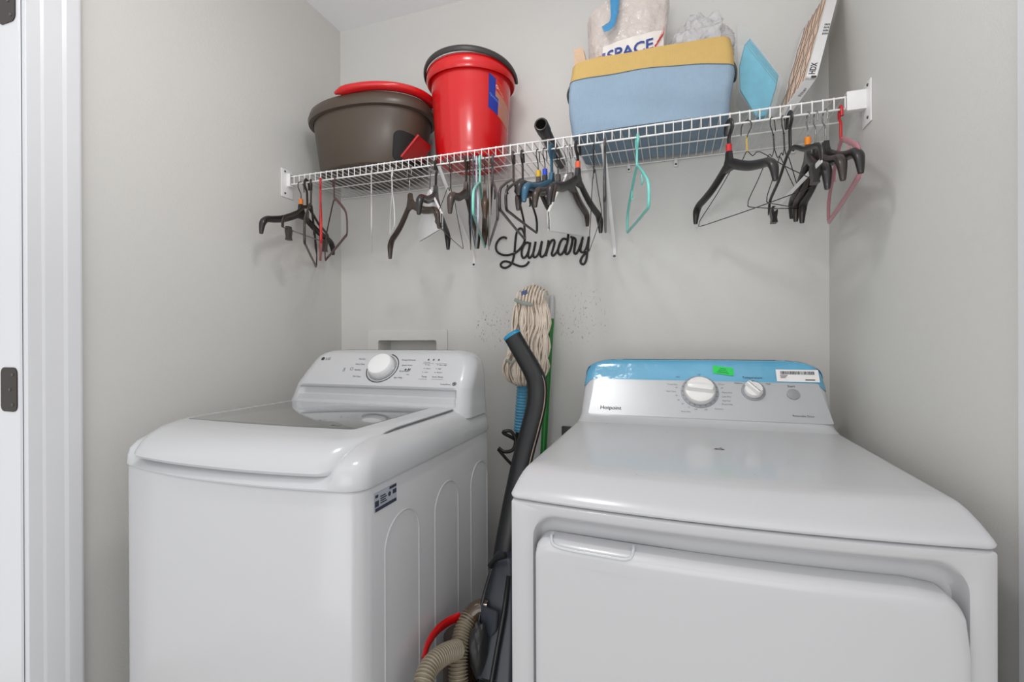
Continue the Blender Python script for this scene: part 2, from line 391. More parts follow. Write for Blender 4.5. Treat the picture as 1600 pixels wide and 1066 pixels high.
b = bmesh.new(); disc(b, lambda x, y: wp(x, y, .0012), kc[0], kc[1], .057, 44, .054, radians(-175), radians(75)); obj('dial_arc', b, m_dark, ws, 0)
kb = obj('dial', lathe_on(lambda x, s, d: wp(kc[0]+x, kc[1]+s, d), [(.044, 0), (.043, .014), (.041, .022), (.038, .026), (.03, .028), (.01, .0285)]), mat('dial_white', rgb(232, 232, 232), .25), ws)
kb['label'] = 'white round dial'
obj('dial_skirt', lathe_on(lambda x, s, d: wp(kc[0]+x, kc[1]+s, d), [(.049, 0), (.048, .004), (.044, .005)]), mat('dial_grey', rgb(175, 176, 178), .2, .6), ws)
# rating label on the right side
bm = bmesh.new(); sd = lambda y, z: Vector((WX1+.0006-.003, y, z)); quad(bm, sd, .797, .877, .838, .877)
lb = obj('rating_label', bm, mat('label_silver', rgb(168, 172, 182), .3), ws, 0); lb['label'] = 'silver rating label printed in dark ink'
bm = bmesh.new(); sd2 = lambda y, z: Vector((WX1+.0011-.003, y, z))
quad(bm, sd2, .800, .876, .8385, .8455); quad(bm, sd2, .850, .876, .870, .8755); quad(bm, sd2, .799, .812, .848, .860); quad(bm, sd2, .862, .876, .857, .866); disc(bm, sd2, .850, .861, .005, 14)
quad(bm, sd2, .800, .810, .866, .872)
for i in range(4): quad(bm, sd2, .817, .836+.004*(i % 2), .864-.0045*i, .8665-.0045*i)
obj('label_print', bm, mat('label_ink', rgb(50, 54, 70), .5), lb, 0)

# ------------------------------------------------------------------ washer outlet box
t = thing('outlet_box', 'white recessed water outlet box in the wall behind the washer', 'outlet box', (-1.05, D, 1.1))
bm = bmesh.new()
outer = [(a, b) for a, b in rrect(-1.240, -.862, .98, 1.226, .008, 3, 6)]; inner = [(a, b) for a, b in rrect(OX0+.001, OX1-.001, OZ0+.001, OZ1-.001, .008, 3, 6)]
P3 = lambda P, y: [Vector((x, y, z)) for x, z in P]
loft(bm, [P3(outer, D-.0005), P3(outer, D-.006), P3(inner, D-.006), P3(inner, D+.09)], cap0=False, cap1=True)
obj('box_frame', bm, mat('box_white', rgb(222, 221, 217), .4), t, 30)
for x in (-1.09, -1.02):
    b = bmesh.new(); sweep(b, [(x, D+.035, 1.04), (x, D+.035, 1.13)], .009, 12); box(b, x-.016, x+.016, D+.024, D+.03, 1.125, 1.137, bev=.002); obj('valve', b, mat('valve_brass', rgb(90, 84, 76), .4, .7), t)

# ------------------------------------------------------------------ dryer
DX0, DX1 = -.273, .413; DYB = 1.53; xm = (DX0+DX1)/2; hwD = (DX1-DX0)/2
yf = lambda x: .797-.022*(1-min(1, abs((x-xm)/hwD))**2)
dr = thing('clothes_dryer', 'white front-load dryer with blue film on its console at right wall', 'dryer', (.07, 1.15, 0))
def dring(z, s=0, f=0, r=.012, b=0):
    x0, x1, y0, y1 = DX0+s, DX1-s, .797+f, DYB-b
    return [Vector((x, y-.022*(1-min(1, abs((x-xm)/(hwD)))**2)*max(0, (y1-y)/(y1-y0))**2, z)) for x, y in rrect(x0, x1, y0, y1, r, 6, 12)]
bm = bmesh.new()   # cabinet: sides + front with door well
RC = (-.229, .379, .10, .876)
def fr(x0, x1, z0, z1, r, dy, rt=None):
    return [Vector((x, yf(x)+dy, z)) for x, z in rrect(x0, x1, z0, z1, r, 8, 10)]
loft(bm, [[Vector((x, DYB, z)) for x, z in rrect(DX0+.001, DX1-.001, .03, .896, .004, 8, 10)],
          fr(DX0+.001, DX1-.001, .03, .896, .004, .012), fr(DX0+.002, DX1-.002, .031, .8955, .005, .003), fr(DX0+.006, DX1-.006, .035, .893, .008, 0),
          fr(RC[0]-.006, RC[1]+.006, RC[2]-.006, RC[3]+.006, .046, 0), fr(RC[0]-.001, RC[1]+.001, RC[2]-.001, RC[3]+.001, .042, .003), fr(RC[0]+.001, RC[1]-.001, RC[2]+.002, RC[3]-.004, .040, .012),
          fr(RC[0]+.002, RC[1]-.002, RC[2]+.012, RC[3]-.012, .036, .024), fr(RC[0]+.006, RC[1]-.006, RC[2]+.024, RC[3]-.026, .03, .032)])
obj('cabinet', bm, m_enamel, dr, 40)
for x in (-.22, .36):
    for y in (.85, 1.47):
        b = bmesh.new(); loft(b, [circ((x, y, z), r, 16) for z, r in ((0, .022), (.012, .022), (.014, .011), (.04, .011))]); obj('foot', b, m_black, dr)
bm = bmesh.new()   # top
DT = [(.8985, .002, .002), (.901, 0, 0), (.9045, -.001, 0), (.909, .0005, .004), (.916, .002, .016), (.924, .004, .031), (.932, .007, .047), (.938, .011, .060), (.9415, .015, .070), (.943, .022, .084), (.943, .05, .12)]
loft(bm, [dring(z, s, f) for z, s, f in DT]); obj('top_panel', bm, m_enamel, dr, 50)
# door
def door_ring(g, dy, zt):
    P = []
    x0, x1, z0, z1 = -.2225+g, .3745-g, .115+g, zt
    for x, z in rrect(x0, x1, z0, z1, .022, 10, 14):
        # larger radius in the top right corner
        c = (x1-.046, z1-.046); d = Vector((x-c[0], z-c[1]))
        if d.x > 0 and d.y > 0:
            m = max(d.x, d.y)
            if d.length > .046: d = d.normalized()*.046
            x, z = c[0]+d.x, c[1]+d.y
        P.append(Vector((x, yf(x)+dy, z)))
    return P
bm = bmesh.new(); loft(bm, [door_ring(0, .031, .840), door_ring(0, .002, .840), door_ring(.0004, -.001, .8396), door_ring(.002, -.0135, .8335), door_ring(.0036, -.0155, .830), door_ring(.012, -.016, .822), door_ring(.03, -.016, .806)])
do = obj('door', bm, m_enamel, dr, 50)
bm = bmesh.new()
zt = .8415
P = [(-.196, .012, zt+.002), (-.196, .003, zt), (-.190, -.0105, zt-.006), (-.178, -.0145, zt-.0085)]
P = [(x, yf(x)+dy, z) for x, dy, z in P]+[(x, yf(x)-.0158, zt-.0095) for x in (-.15, -.12, -.09, -.075)]+[(x, yf(x)+dy, z) for x, dy, z in ((-.066, -.0145, zt-.0085), (-.060, -.009, zt-.006), (-.058, .003, zt), (-.058, .012, zt+.002))]
sweep(bm, smoothpath(P, 4), .0028, 8); obj('handle_lip', bm, m_plastic_w, do, 60, world=False)
do.children[0].matrix_parent_inverse = Matrix.Identity(4)
# console: y front by height
CON = [(.938, .012, 1.345), (.9435, .0125, 1.368), (.948, .013, 1.386), (.954, .0135, 1.397), (.960, .014, 1.402), (1.00, .015, 1.4295), (1.04, .016, 1.4565), (1.062, .017, 1.4715),
       (1.080, .020, 1.4825), (1.092, .026, 1.489), (1.102, .037, 1.4945), (1.110, .054, 1.500), (1.115, .076, 1.506), (1.1175, .10, 1.513), (1.118, .13, 1.520)]
def cring(z, off=0, y1=DYB, zo=None):
    s, y0 = prof(CON, z); s2 = s-off; y0 -= off
    return [Vector((x, y, (zo or z)+0*y)) for x, y in rrect(DX0+s2, DX1-s2, y0, y1+off*.2, .030 if z < 1.1 else .018, 8, 14)]
bm = bmesh.new(); loft(bm, [cring(c[0], 0, DYB+.012) for c in CON]); obj('control_console', bm, m_plastic_w, dr, 40)
# the console plane
CS = Vector((0, 1.4715-1.402, 1.062-.960)).normalized(); CN = Vector((0, -CS.z, CS.y))
def cp(x, s, d=.0012):  # s measured from z .957
    return Vector((x, 1.400, .957))+CS*s+CN*d
bm = bmesh.new()   # silver fascia
def fas(u, v): # u 0..1 v 0..1
    xl = lerp(-.234, -.222, v); xr = lerp(.395, .377, v); return cp(lerp(xl, xr, u), lerp(.004, .124, v), .0012)
rr = rrect(0, 1, 0, 1, .03, 4, 6); rr = [(x*1, y) for x, y in rr]
bm.faces.new([bm.verts.new(fas(x, min(1, y))) for x, y in rr])
obj('fascia', bm, mat('fascia_silver', rgb(186, 188, 190), .32, .25), dr, 0)
# blue film over the top edge
bm = bmesh.new(); off = .0016; R = []
zz = [None, None]+[c[0] for c in CON if c[0] > 1.07]
for i, z in enumerate(zz):
    if i < 2:
        ring = cring(1.06, off); P = []
        for k, p in enumerate(ring):
            e = sstep(hwD-.045, hwD-.012, abs(p.x-xm)); low = 1.060-.026*e*(1 if p.x < xm else .9)
            zb = lerp(low, 1.074, i); q = cring(zb, off)[k]; P.append(q)
        R.append(P)
    else: R.append(cring(z, off, zo=z+off))
loft(bm, R, cap0=False)
fl = obj('protective_film', bm, mat('blue_film', rgb(96, 170, 205), .16, coat=.7, bump=(18, .35, .01), var=(9, .06)), dr, 50); fl['label'] = 'sky blue protective film'
def csurf(x, z, d=.0028):
    s, y0 = prof(CON, z); return Vector((x, y0-d, z+d*.4))
cs_ = lambda x, z: csurf(x, z)
bm = bmesh.new(); quad(bm, lambda a, b: csurf(a, 1.081+b+(a-.116)*-.12, .0034), .116, .170, 0, .022, 6, 4)
gs = obj('green_sticker', bm, mat('sticker_green', rgb(38, 212, 92), .5), dr, 0)
bm = bmesh.new()
for i in range(3): quad(bm, lambda a, b, i=i: csurf(a, 1.086+i*.005+b+(a-.116)*-.12, .0042), .126+.004*i, .157-.003*i, 0, .0012, 4, 1)
obj('sticker_writing', bm, mat('ink_green', rgb(20, 110, 60), .5), gs, 0, world=False)
bm = bmesh.new(); quad(bm, lambda a, b: csurf(a, b, .0034), .278, .381, 1.062, 1.094, 6, 6)
bl = obj('barcode_label', bm, mat('label_white', rgb(238, 236, 234), .45), dr, 0); bl['label'] = 'white barcode label'
bm = bmesh.new(); x = .289; rnd = random.Random(3)
while x < .371:
    wd = rnd.choice((.0007, .0012, .002)); quad(bm, lambda a, b: csurf(a, b, .0042), x, x+wd, 1.081, 1.0895, 1, 2); x += wd+rnd.choice((.0008, .0014))
for i, (a, b) in enumerate(((.287, .306), (.288, .303), (.288, .300))): quad(bm, lambda p, q: csurf(p, q, .0042), a, b, 1.0775-.003*i, 1.0788-.003*i, 2, 1)
quad(bm, lambda p, q: csurf(p, q, .0042), .347, .370, 1.066, 1.0685, 2, 1)
obj('label_print', bm, m_dark, bl, 0, world=False)
# dial, knob, button
def cf(cx, cs): return lambda x, s, d: cp(cx+x, cs+s, d)
m_dialring = mat('dial_ring_grey', rgb(150, 152, 156), .3, .3)
m_knobw = mat('knob_white', rgb(236, 235, 232), .28, coat=.3)
dc = (.078, .088); obj('dial_ring', lathe_on(cf(*dc), [(.051, .001), (.0505, .0035), (.042, .004)]), m_dialring, dr)
kn = obj('cycle_dial', lathe_on(cf(*dc), [(.042, .003), (.041, .016), (.039, .020), (.036, .021), (.02, .0215)]), m_knobw, dr)
bm = bmesh.new(); c, s_ = cos(radians(-6)), sin(radians(-6))
loft(bm, [[cf(*dc)(x*c-y*s_, x*s_+y*c, d) for x, y in rrect(-.036+g, .036-g, -.008+g, .012-g, .006, 4, 4)] for g, d in ((-.003, .020), (0, .027), (.002, .034), (.004, .035))])
obj('dial_grip', bm, m_knobw, kn, 40, world=False)
k2 = (.217, .096); obj('dial_ring', lathe_on(cf(*k2), [(.031, .001), (.0305, .003), (.024, .0035)]), m_dialring, dr)
kn = obj('temperature_knob', lathe_on(cf(*k2), [(.024, .003), (.023, .013), (.021, .016), (.01, .0165)]), m_knobw, dr)
bm = bmesh.new(); c, s_ = cos(radians(-48)), sin(radians(-48))
loft(bm, [[cf(*k2)(x*c-y*s_, x*s_+y*c, d) for x, y in rrect(-.024+g, .022-g, -.008+g, .008-g, .005, 4, 3)] for g, d in ((-.002, .015), (0, .022), (.002, .027), (.004, .028))])
obj('knob_grip', bm, m_knobw, kn, 40, world=False)
obj('start_button', lathe_on(cf(.313, .088), [(.0155, .001), (.0155, .004), (.013, .005)], 28), mat('button_grey', rgb(150, 152, 155), .4), dr)
lf = lambda s_: .0036 if s_ > .124 else .0018
words((('Hotpoint', -.200, .021, .0165, 'LEFT'), ('Start', .311, .110, .0095, 'CENTER'), ('Reversible Door', .354, .022, .0075, 'RIGHT'), ('Temperature', .217, .134, .0095, 'CENTER'), ('Low', .217, .125, .006, 'CENTER'),
        ('Medium', .170, .117, .0065, 'LEFT'), ('High', .250, .117, .0065, 'LEFT'), ('Hotpoint', -.1994, .0213, .0165, 'LEFT')), cp, m_dark, dr, 'lettering', lf)
words((('Timed Dry', .018, .108, .0065, 'RIGHT'), ('60', .018, .098, .006, 'RIGHT'), ('Easy Care', .014, .085, .0065, 'RIGHT'), ('40', .018, .072, .006, 'RIGHT'), ('30', .024, .058, .006, 'RIGHT'), ('20', .034, .046, .006, 'RIGHT'),
        ('10', .05, .036, .006, 'RIGHT'), ('Off', .066, .030, .006, 'CENTER'), ('Auto Dry', .04, .022, .0065, 'CENTER'), ('Off', .092, .030, .006, 'CENTER'), ('Cottons', .126, .034, .0065, 'CENTER'),
        ('More Dry', .136, .086, .0065, 'LEFT'), ('Less Dry', .136, .073, .0065, 'LEFT'), ('Normal', .136, .060, .0065, 'LEFT'), ('Dewrinkle', .134, .049, .0065, 'LEFT'), ('50', .134, .100, .006, 'LEFT'), ('Dryer', .128, .112, .0065, 'LEFT'), ('Off', .078, .1415, .006, 'CENTER'), ('Start', .02, .1335, .006, 'CENTER')), cp, m_grey_print, dr, 'lettering', lf)
bm = bmesh.new()
for k in range(20):
    a = 2*pi*k/20; cx_, cy_ = dc[0]+.0465*cos(a), dc[1]+.0465*sin(a); disc(bm, lambda x, y: cp(x, y, .0046), cx_, cy_, .0022, 8)
obj('dial_scale', bm, m_grey_print, dr, 0)
# chips and scratches of the enamel top
dk = lambda x, y: Vector((x, y, .9434)); m_chip = mat('chip_rust', rgb(96, 62, 58), .7)
p = at(1124, 702, Z=.9434); bm = bmesh.new(); disc(bm, lambda x, y: Vector((p.x+x*1.3, p.y+y*.8, .9434)), 0, 0, .008, 14, .004); obj('enamel_chip', bm, m_chip, dr, 0)
for px, py, r in ((1126, 700, .003), (1043, 676, .002), (995, 742, .0012), (1180, 742, .001), (948, 662, .0018), (1232, 724, .001)):
    q = at(px, py, Z=.9434); bm = bmesh.new(); disc(bm, dk, q.x, q.y, r, 7); obj('enamel_chip', bm, m_chip, dr, 0)

# ------------------------------------------------------------------ wire shelf
sh = thing('wire_shelf', 'white vinyl coated wire shelf running wall to wall', 'shelf', (-.45, 1.6, SZ))
SX0, SX1 = -1.374, .470
bm = bmesh.new(); N = 73; wr = .00165
for i in range(N):
    x = lerp(SX0+.022, SX1-.040, i/(N-1))
    sweep(bm, [(x, D-.006, SZ), (x, SY+.0035, SZ), (x, SY-.0008, SZ-.002), (x, SY-.001, SZ-.006), (x, SY-.001, SZ-.033)], wr, 6, ref=(1, 0, 0))
obj('wire_deck', bm, m_wire, sh, 60)
for y, z, r in ((SY+.0015, SZ-.0035, .0026), (SY+.0015, SZ-.033, .0028), (1.595, SZ-.004, .0024), (D-.008, SZ-.004, .0026)):
    obj('rail', tube([(SX0, y, z), (SX1, y, z)], r, 8), m_wire, sh, 60)
for side, xw, sg in (('l', XL, 1), ('r', XR, -1)):
    bm = bmesh.new()
    xs = sorted((xw+sg*.0005, xw+sg*.004)); box(bm, xs[0], xs[1], SY-.035, SY+.022, SZ-.085, SZ+.022, bev=.0015)
    xs = sorted((xw+sg*.001, xw+sg*(.018 if side == 'l' else .046))); box(bm, xs[0], xs[1], SY-.009, SY-.005, SZ-.040, SZ+.006, bev=.001)
    box(bm, xs[0], xs[1], SY-.009, SY+.012, SZ+.004, SZ+.007, bev=.001); box(bm, xs[0], xs[1], SY-.009, SY+.012, SZ-.042, SZ-.039, bev=.001)
    br = obj('end_bracket', bm, m_wire, sh, 30)
    for dy, dz in ((-.018, .012), (-.018, -.070)):
        c = bmesh.new(); bmesh.ops.create_cone(c, cap_ends=True, segments=14, radius1=.0045, radius2=.003, depth=.003, matrix=Matrix.Translation((xw+sg*.0048, SY+dy, SZ+dz)) @ Matrix.Rotation(sg*pi/2, 4, 'Y')); obj('screw', c, m_screw, br, 30, world=False)
for xb in (-.744, -.192):
    bm = bmesh.new(); sweep(bm, [(xb, SY+.004, SZ-.036), (xb, SY+.012, SZ-.045), (xb, D-.010, 1.52), (xb, D-.003, 1.505), (xb, D-.003, 1.475)], (.0065, .0022), 8, ref=(1, 0, 0))
    br = obj('support_brace', bm, m_wire, sh, 30)
    c = bmesh.new(); bmesh.ops.create_cone(c, cap_ends=True, segments=14, radius1=.005, radius2=.003, depth=.003, matrix=Matrix.Translation((xb, D-.0065, 1.483)) @ Matrix.Rotation(pi/2, 4, 'X')); obj('screw', c, m_screw, br, 30, world=False)
for px in (676, 983, 1056, 1238):
    q = at(px, 250, Y=D)
    c = bmesh.new(); box(c, q.x-.006, q.x+.006, D-.014, D-.0005, SZ-.030, SZ-.001, bev=.002); cl = obj('wall_clip', c, m_wire, sh, 30)
    c = bmesh.new(); bmesh.ops.create_cone(c, cap_ends=True, segments=12, radius1=.004, radius2=.003, depth=.002, matrix=Matrix.Translation((q.x, D-.0148, SZ-.023)) @ Matrix.Rotation(pi/2, 4, 'X')); obj('screw', c, m_screw, cl, 30, world=False)

# ------------------------------------------------------------------ brown oval mop bucket
m_brown = mat('brown_plastic', rgb(80, 69, 59), .35, bump=(400, .05, .001))
m_red = mat('red_plastic', rgb(206, 20, 24), .22, coat=.3)
m_hollow_shade = mat('hollow_shade', rgb(16, 14, 13), .7)
bc = (-1.094, 1.565); bz = SZ+.004
t = thing('mop_bucket', 'oval brown mop bucket with red lid handle on the shelf left end', 'bucket', (bc[0], bc[1], bz))
bm = bmesh.new()
def brow(z, a, b): return [Vector((bc[0]+a*(abs(cos(q))**.92)*(1 if cos(q) > 0 else -1), min(bc[1]+b*(abs(sin(q))**.92)*(1 if sin(q) > 0 else -1), D-.004), z)) for q in (2*pi*k/56 for k in range(56))]
loft(bm, [brow(bz, .200, .142), brow(bz+.004, .206, .147), brow(bz+.20, .236, .163), brow(bz+.225, .238, .165)], cap1=False)
loft(bm, [brow(bz+.225, .234, .161), brow(bz+.01, .203, .144)], cap0=False)
obj('bucket_body', bm, m_brown, t, 50)
bm = bmesh.new(); loft(bm, [brow(bz+.195, .238, .164), brow(bz+.197, .255, .176), brow(bz+.210, .259, .178), brow(bz+.235, .250, .173), brow(bz+.243, .240, .165), brow(bz+.238, .232, .158), brow(bz+.2, .232, .158)], cap0=False, cap1=False); obj('rim', bm, m_brown, t, 50)
bm = bmesh.new()
def arcpt(q, k, z): return Vector((bc[0]+.252*k*cos(q), min(bc[1]+.174*k*sin(q), D-.008), z))
qs = [lerp(radians(262), radians(374), k/30) for k in range(31)]
sweep(bm, [arcpt(q, 1.0, bz+.249+.010*sin(pi*k/30)) for k, q in enumerate(qs)], lambda t_: (.014*(min(1, 9*t_+.35, 9*(1-t_)+.35)), .021*min(1, 9*t_+.3, 9*(1-t_)+.3)), 10, ref=(0, 0, 1))
hd = obj('lid_handle', bm, m_red, t, 60); hd['label'] = 'red curved handle'
# dark patch painting the spout hollow's shade at right front, with red pour flap
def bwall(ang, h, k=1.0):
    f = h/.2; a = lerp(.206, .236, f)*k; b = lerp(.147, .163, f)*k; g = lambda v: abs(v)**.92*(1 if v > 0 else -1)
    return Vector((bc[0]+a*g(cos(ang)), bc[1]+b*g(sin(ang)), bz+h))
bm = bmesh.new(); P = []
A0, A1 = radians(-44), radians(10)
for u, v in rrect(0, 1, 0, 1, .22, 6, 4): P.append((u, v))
shade_pt = lambda u, v, k: bwall(lerp(A0, A1, u), lerp(.006, .122, v)-.02*u*v, k)
loft(bm, [[shade_pt(.5+(u-.5)*q, .5+(v-.5)*q, kk) for u, v in P] for q, kk in ((1, .999), (.97, 1.012), (.8, 1.014), (.55, 1.016), (.3, 1.018), (.1, 1.018))], cap0=False)
obj('spout_shade_patch', bm, m_hollow_shade, t, 30)
bm = bmesh.new()
a = at(628, 246, Y=1.44); b_ = at(655, 212, Y=1.44); c_ = at(674, 228, Y=1.50); d_ = at(660, 251, Y=1.52)
nv = Vector((.004, .01, 0))
for q0, q1, q2, q3 in ((a, b_, c_, d_),):
    vs = [bm.verts.new(v) for v in (q0, q1, q2, q3)]; vs2 = [bm.verts.new(v+Vector((-.006, .012, -.002))) for v in (q0, q1, q2, q3)]
    bm.faces.new(vs); bm.faces.new(vs2[::-1])
    for i in range(4): bm.faces.new((vs[i], vs[(i+1) % 4], vs2[(i+1) % 4], vs2[i]))
bmesh.ops.bevel(bm, geom=list(bm.edges), offset=.002, segments=2, affect='EDGES')
sweep(bm, [a+Vector((0, -.003, .001)), b_+Vector((0, -.003, .001))], .005, 8)
obj('pour_flap', bm, mat('red_flap', rgb(176, 18, 22), .3), t, 40)

# ------------------------------------------------------------------ red bucket
rc = Vector((-.690, 1.594, SZ+.004)); tilt = Matrix.Translation(rc) @ Matrix.Rotation(radians(1.2), 4, 'Y') @ Matrix.Rotation(radians(3), 4, 'X') @ Matrix.Diagonal((1, 1, 1.11, 1))
t = thing('cleaning_bucket', 'tall round red plastic bucket with dark grey handle on the shelf', 'bucket', rc)
def rr_(z, r, n=48): return [min_y(tilt @ Vector((r*cos(q), r*sin(q), z))) for q in (2*pi*k/n for k in range(n))]
def min_y(v): v.y = min(v.y, D-.003); return v
bm = bmesh.new(); loft(bm, [rr_(.008, .105), rr_(.006, .118), rr_(.012, .124), rr_(.04, .127), rr_(.045, .130), rr_(.292, .146), rr_(.292, .143), rr_(.03, .122)], cap1=True)
obj('bucket_body', bm, m_red, t, 35)
bm = bmesh.new(); loft(bm, [rr_(.262, .144), rr_(.254, .156), rr_(.260, .160), rr_(.286, .160), rr_(.297, .155), rr_(.300, .147), rr_(.292, .143)], cap0=False, cap1=False); obj('rim', bm, m_red, t, 50)
bm = bmesh.new(); P = []
for k in range(41):
    q = lerp(radians(168), radians(378), k/40); e = sin(pi*k/40)
    P.append(min_y(tilt @ Vector((.165*cos(q), .165*sin(q), .270+.034*e))))
sweep(bm, P, lambda s: (.0105*min(1, .45+3*min(s, 1-s)), .0055), 10, ref=(0, 0, 1)); obj('handle', bm, mat('handle_charcoal', rgb(56, 53, 51), .4), t, 60)
def rwall(q, z, k=1.003):
    r = lerp(.130, .146, (z-.045)/.247)*k; return min_y(tilt @ Vector((r*cos(q), r*sin(q), z)))
def patchw(poly, k, n=10):
    """fill polygon in (deg, z) on the bucket wall by strips"""
    b = bmesh.new(); zs = sorted({p[1] for p in poly}); 
    (l0, l1, l2), (r0, r1, r2) = poly[:3], poly[3:6]
    for i in range(n):
        pass
    return b
bm = bmesh.new()
def lab(u, v, k=1.004): # u 0..1 right, v 0..1 up; diamond-ish label
    q = lerp(-42, 4, u); zb = lerp(.150, .105, u); ztp = lerp(.250, .205, u); return rwall(radians(q), lerp(zb, ztp, v), k)
g = [[bm.verts.new(lab(i/8, j/6)) for i in range(9)] for j in range(7)]
for j in range(6):
    for i in range(8):
        f = bm.faces.new((g[j][i], g[j][i+1], g[j+1][i+1], g[j+1][i])); f.material_index = 0 if i <= 2-(j//3) else (1 if j > 3 else 2)
lb = obj('product_label', bm, [mat('label_blue', rgb(32, 52, 150), .35), mat('label_red', rgb(200, 52, 40), .3), mat('label_peach', rgb(186, 124, 104), .35)], t, 40)
lb['label'] = 'blue and peach product label'
bm = bmesh.new(); disc(bm, lambda x, y: lab(x, y, 1.008), .30, .80, .05, 14, .03); text_bm(bm, 'Cedar', .09, lambda x, y: lab(.36+x*1.1, .76+y*.9-x*.35, 1.008)); obj('label_print', bm, mat('print_cream', rgb(240, 214, 200), .4), lb, 0)
bm = bmesh.new(); text_bm(bm, 'QuickWring', .11, lambda x, y: lab(.04+x*.8, .40+y*.9-x*.1, 1.008)); obj('label_print', bm, mat('print_sky', rgb(120, 170, 225), .4), lb, 0)
for o_ in lb.children: o_.matrix_parent_inverse = Matrix.Identity(4)

# ------------------------------------------------------------------ fabric storage bin
def fabric(name, c):
    m = mat(name, c, .85); nt = m.node_tree; b = nt.nodes['Principled BSDF']; N = nt.nodes.new; L = nt.links.new
    tc = N('ShaderNodeTexCoord'); outs = []
    for ax, rot in ((0, 0), (2, pi/2)):
        wv = N('ShaderNodeTexWave'); wv.wave_type = 'BANDS'; wv.bands_direction = 'X' if ax == 0 else 'Z'; wv.inputs['Scale'].default_value = 130; wv.inputs['Distortion'].default_value = 3; wv.inputs['Detail'].default_value = 2
        L(tc.outputs['Object'], wv.inputs['Vector']); outs.append(wv.outputs['Fac'])
    n = N('ShaderNodeTexNoise'); n.inputs['Scale'].default_value = 60; n.inputs['Detail'].default_value = 6; L(tc.outputs['Object'], n.inputs['Vector'])
    mu = N('ShaderNodeMath'); mu.operation = 'ADD'; L(outs[0], mu.inputs[0]); L(outs[1], mu.inputs[1])
    m2 = N('ShaderNodeMath'); m2.operation = 'ADD'; L(mu.outputs[0], m2.inputs[0]); L(n.outputs['Fac'], m2.inputs[1])
    r = N('ShaderNodeMapRange'); r.inputs[1].default_value = .4; r.inputs[2].default_value = 2.4; r.inputs[3].default_value = .88; r.inputs[4].default_value = 1.12; L(m2.outputs[0], r.inputs[0])
    mx = N('ShaderNodeVectorMath'); mx.operation = 'SCALE'; mx.inputs[0].default_value = c; L(r.outputs[0], mx.inputs['Scale']); L(mx.outputs[0], b.inputs['Base Color'])
    bp = N('ShaderNodeBump'); bp.inputs['Strength'].default_value = .3; bp.inputs['Distance'].default_value = .001; L(m2.outputs[0], bp.inputs['Height']); L(bp.outputs['Normal'], b.inputs['Normal'])
    return m
m_fblue = fabric('fabric_blue', rgb(140, 161, 180)); m_fyel = fabric('fabric_yellow', rgb(196, 164, 100))
BX0, BX1, BY0, BY1 = -.292, .164, 1.434, 1.712; BZ = SZ+.003
t = thing('storage_bin', 'blue fabric storage bin with yellow top band on the shelf', 'bin', (-.06, 1.57, BZ))
def soft(p, amp=.006):
    n = noise.noise_vector(Vector((p.x*7, p.y*7, p.z*9))); return p+Vector((n.x*amp, n.y*amp, n.z*amp*.5))
def binring(f, off=0, ztop=None):
    zt_ = lambda x: .222-.004*((x-BX0)/(BX1-BX0))-.006*abs((x-(BX0+BX1)/2)/.236)**6
    b = .010*sin(pi*min(1, f*1.0))*1.0
    ins = lerp(.004, .0, f)+off
    P = []
    for x, y in rrect(BX0-b+ins, BX1+b-ins, BY0-b*.6+ins, BY1+b*.3-ins, .022, 6, 24):
        ff_ = f
        if f == .70: ff_ = .735-.135*sstep(.50, 1.0, (x-BX0)/(BX1-BX0))
        p = Vector((x, y, BZ+zt_(x)*ff_)); q = soft(p, .014*min(1, f*4)*(1-.3*f)); q.y = min(q.y, D-.004)
        if y < BY0+.03: q.y += .006*max(0, noise.noise(Vector((x*9, 2.2, f*5))))+.004*sin(f*9+x*14)*(1-f)
        P.append(q)
    return P
fs = [0, .02, .05, .12, .18, .25, .32, .4, .48, .55, .70]
def seamf(p): return p
bm = bmesh.new(); R = [[Vector((v.x*.97+(-.064)*.03, (v.y-1.57)*.95+1.57, v.z)) for v in binring(0)]]+[binring(f) for f in fs]
loft(bm, R, cap1=False); obj('bin_body', bm, m_fblue, t, 60)
bm = bmesh.new(); loft(bm, [binring(.70), binring(.82), binring(.9), binring(.985), binring(1.0, .002), binring(.995, .005), binring(.9, .006), binring(.6, .006)], cap0=False, cap1=False)
# slanted lower edge of the band
for v in bm.verts:
    pass
bd_ = obj('top_band', bm, m_fyel, t, 60); bd_['label'] = 'mustard yellow top band'
bm = bmesh.new(); P = [p+Vector((0, -.0012, 0)) for p in binring(.70)]; sweep(bm, P, .0011, 6, closed=True, ref=(0, 0, 1)); obj('piping', bm, mat('piping_grey', rgb(98, 108, 104), .7), t, 60)
for xs, sg, zz_ in ((BX1+.003, 1, 1.945), (BX0-.003, -1, 1.955)):
    bm = bmesh.new(); P = [(xs, 1.46, zz_+.02), (xs+sg*.010, 1.467, zz_), (xs+sg*.012, 1.50, zz_-.012), (xs+sg*.010, 1.535, zz_), (xs, 1.545, zz_+.02)]; sweep(bm, smoothpath(P, 5), .0035, 8, ref=(1, 0, 0)); obj('rope_handle', bm, mat('rope_dark', rgb(82, 92, 90), .8), t, 60)

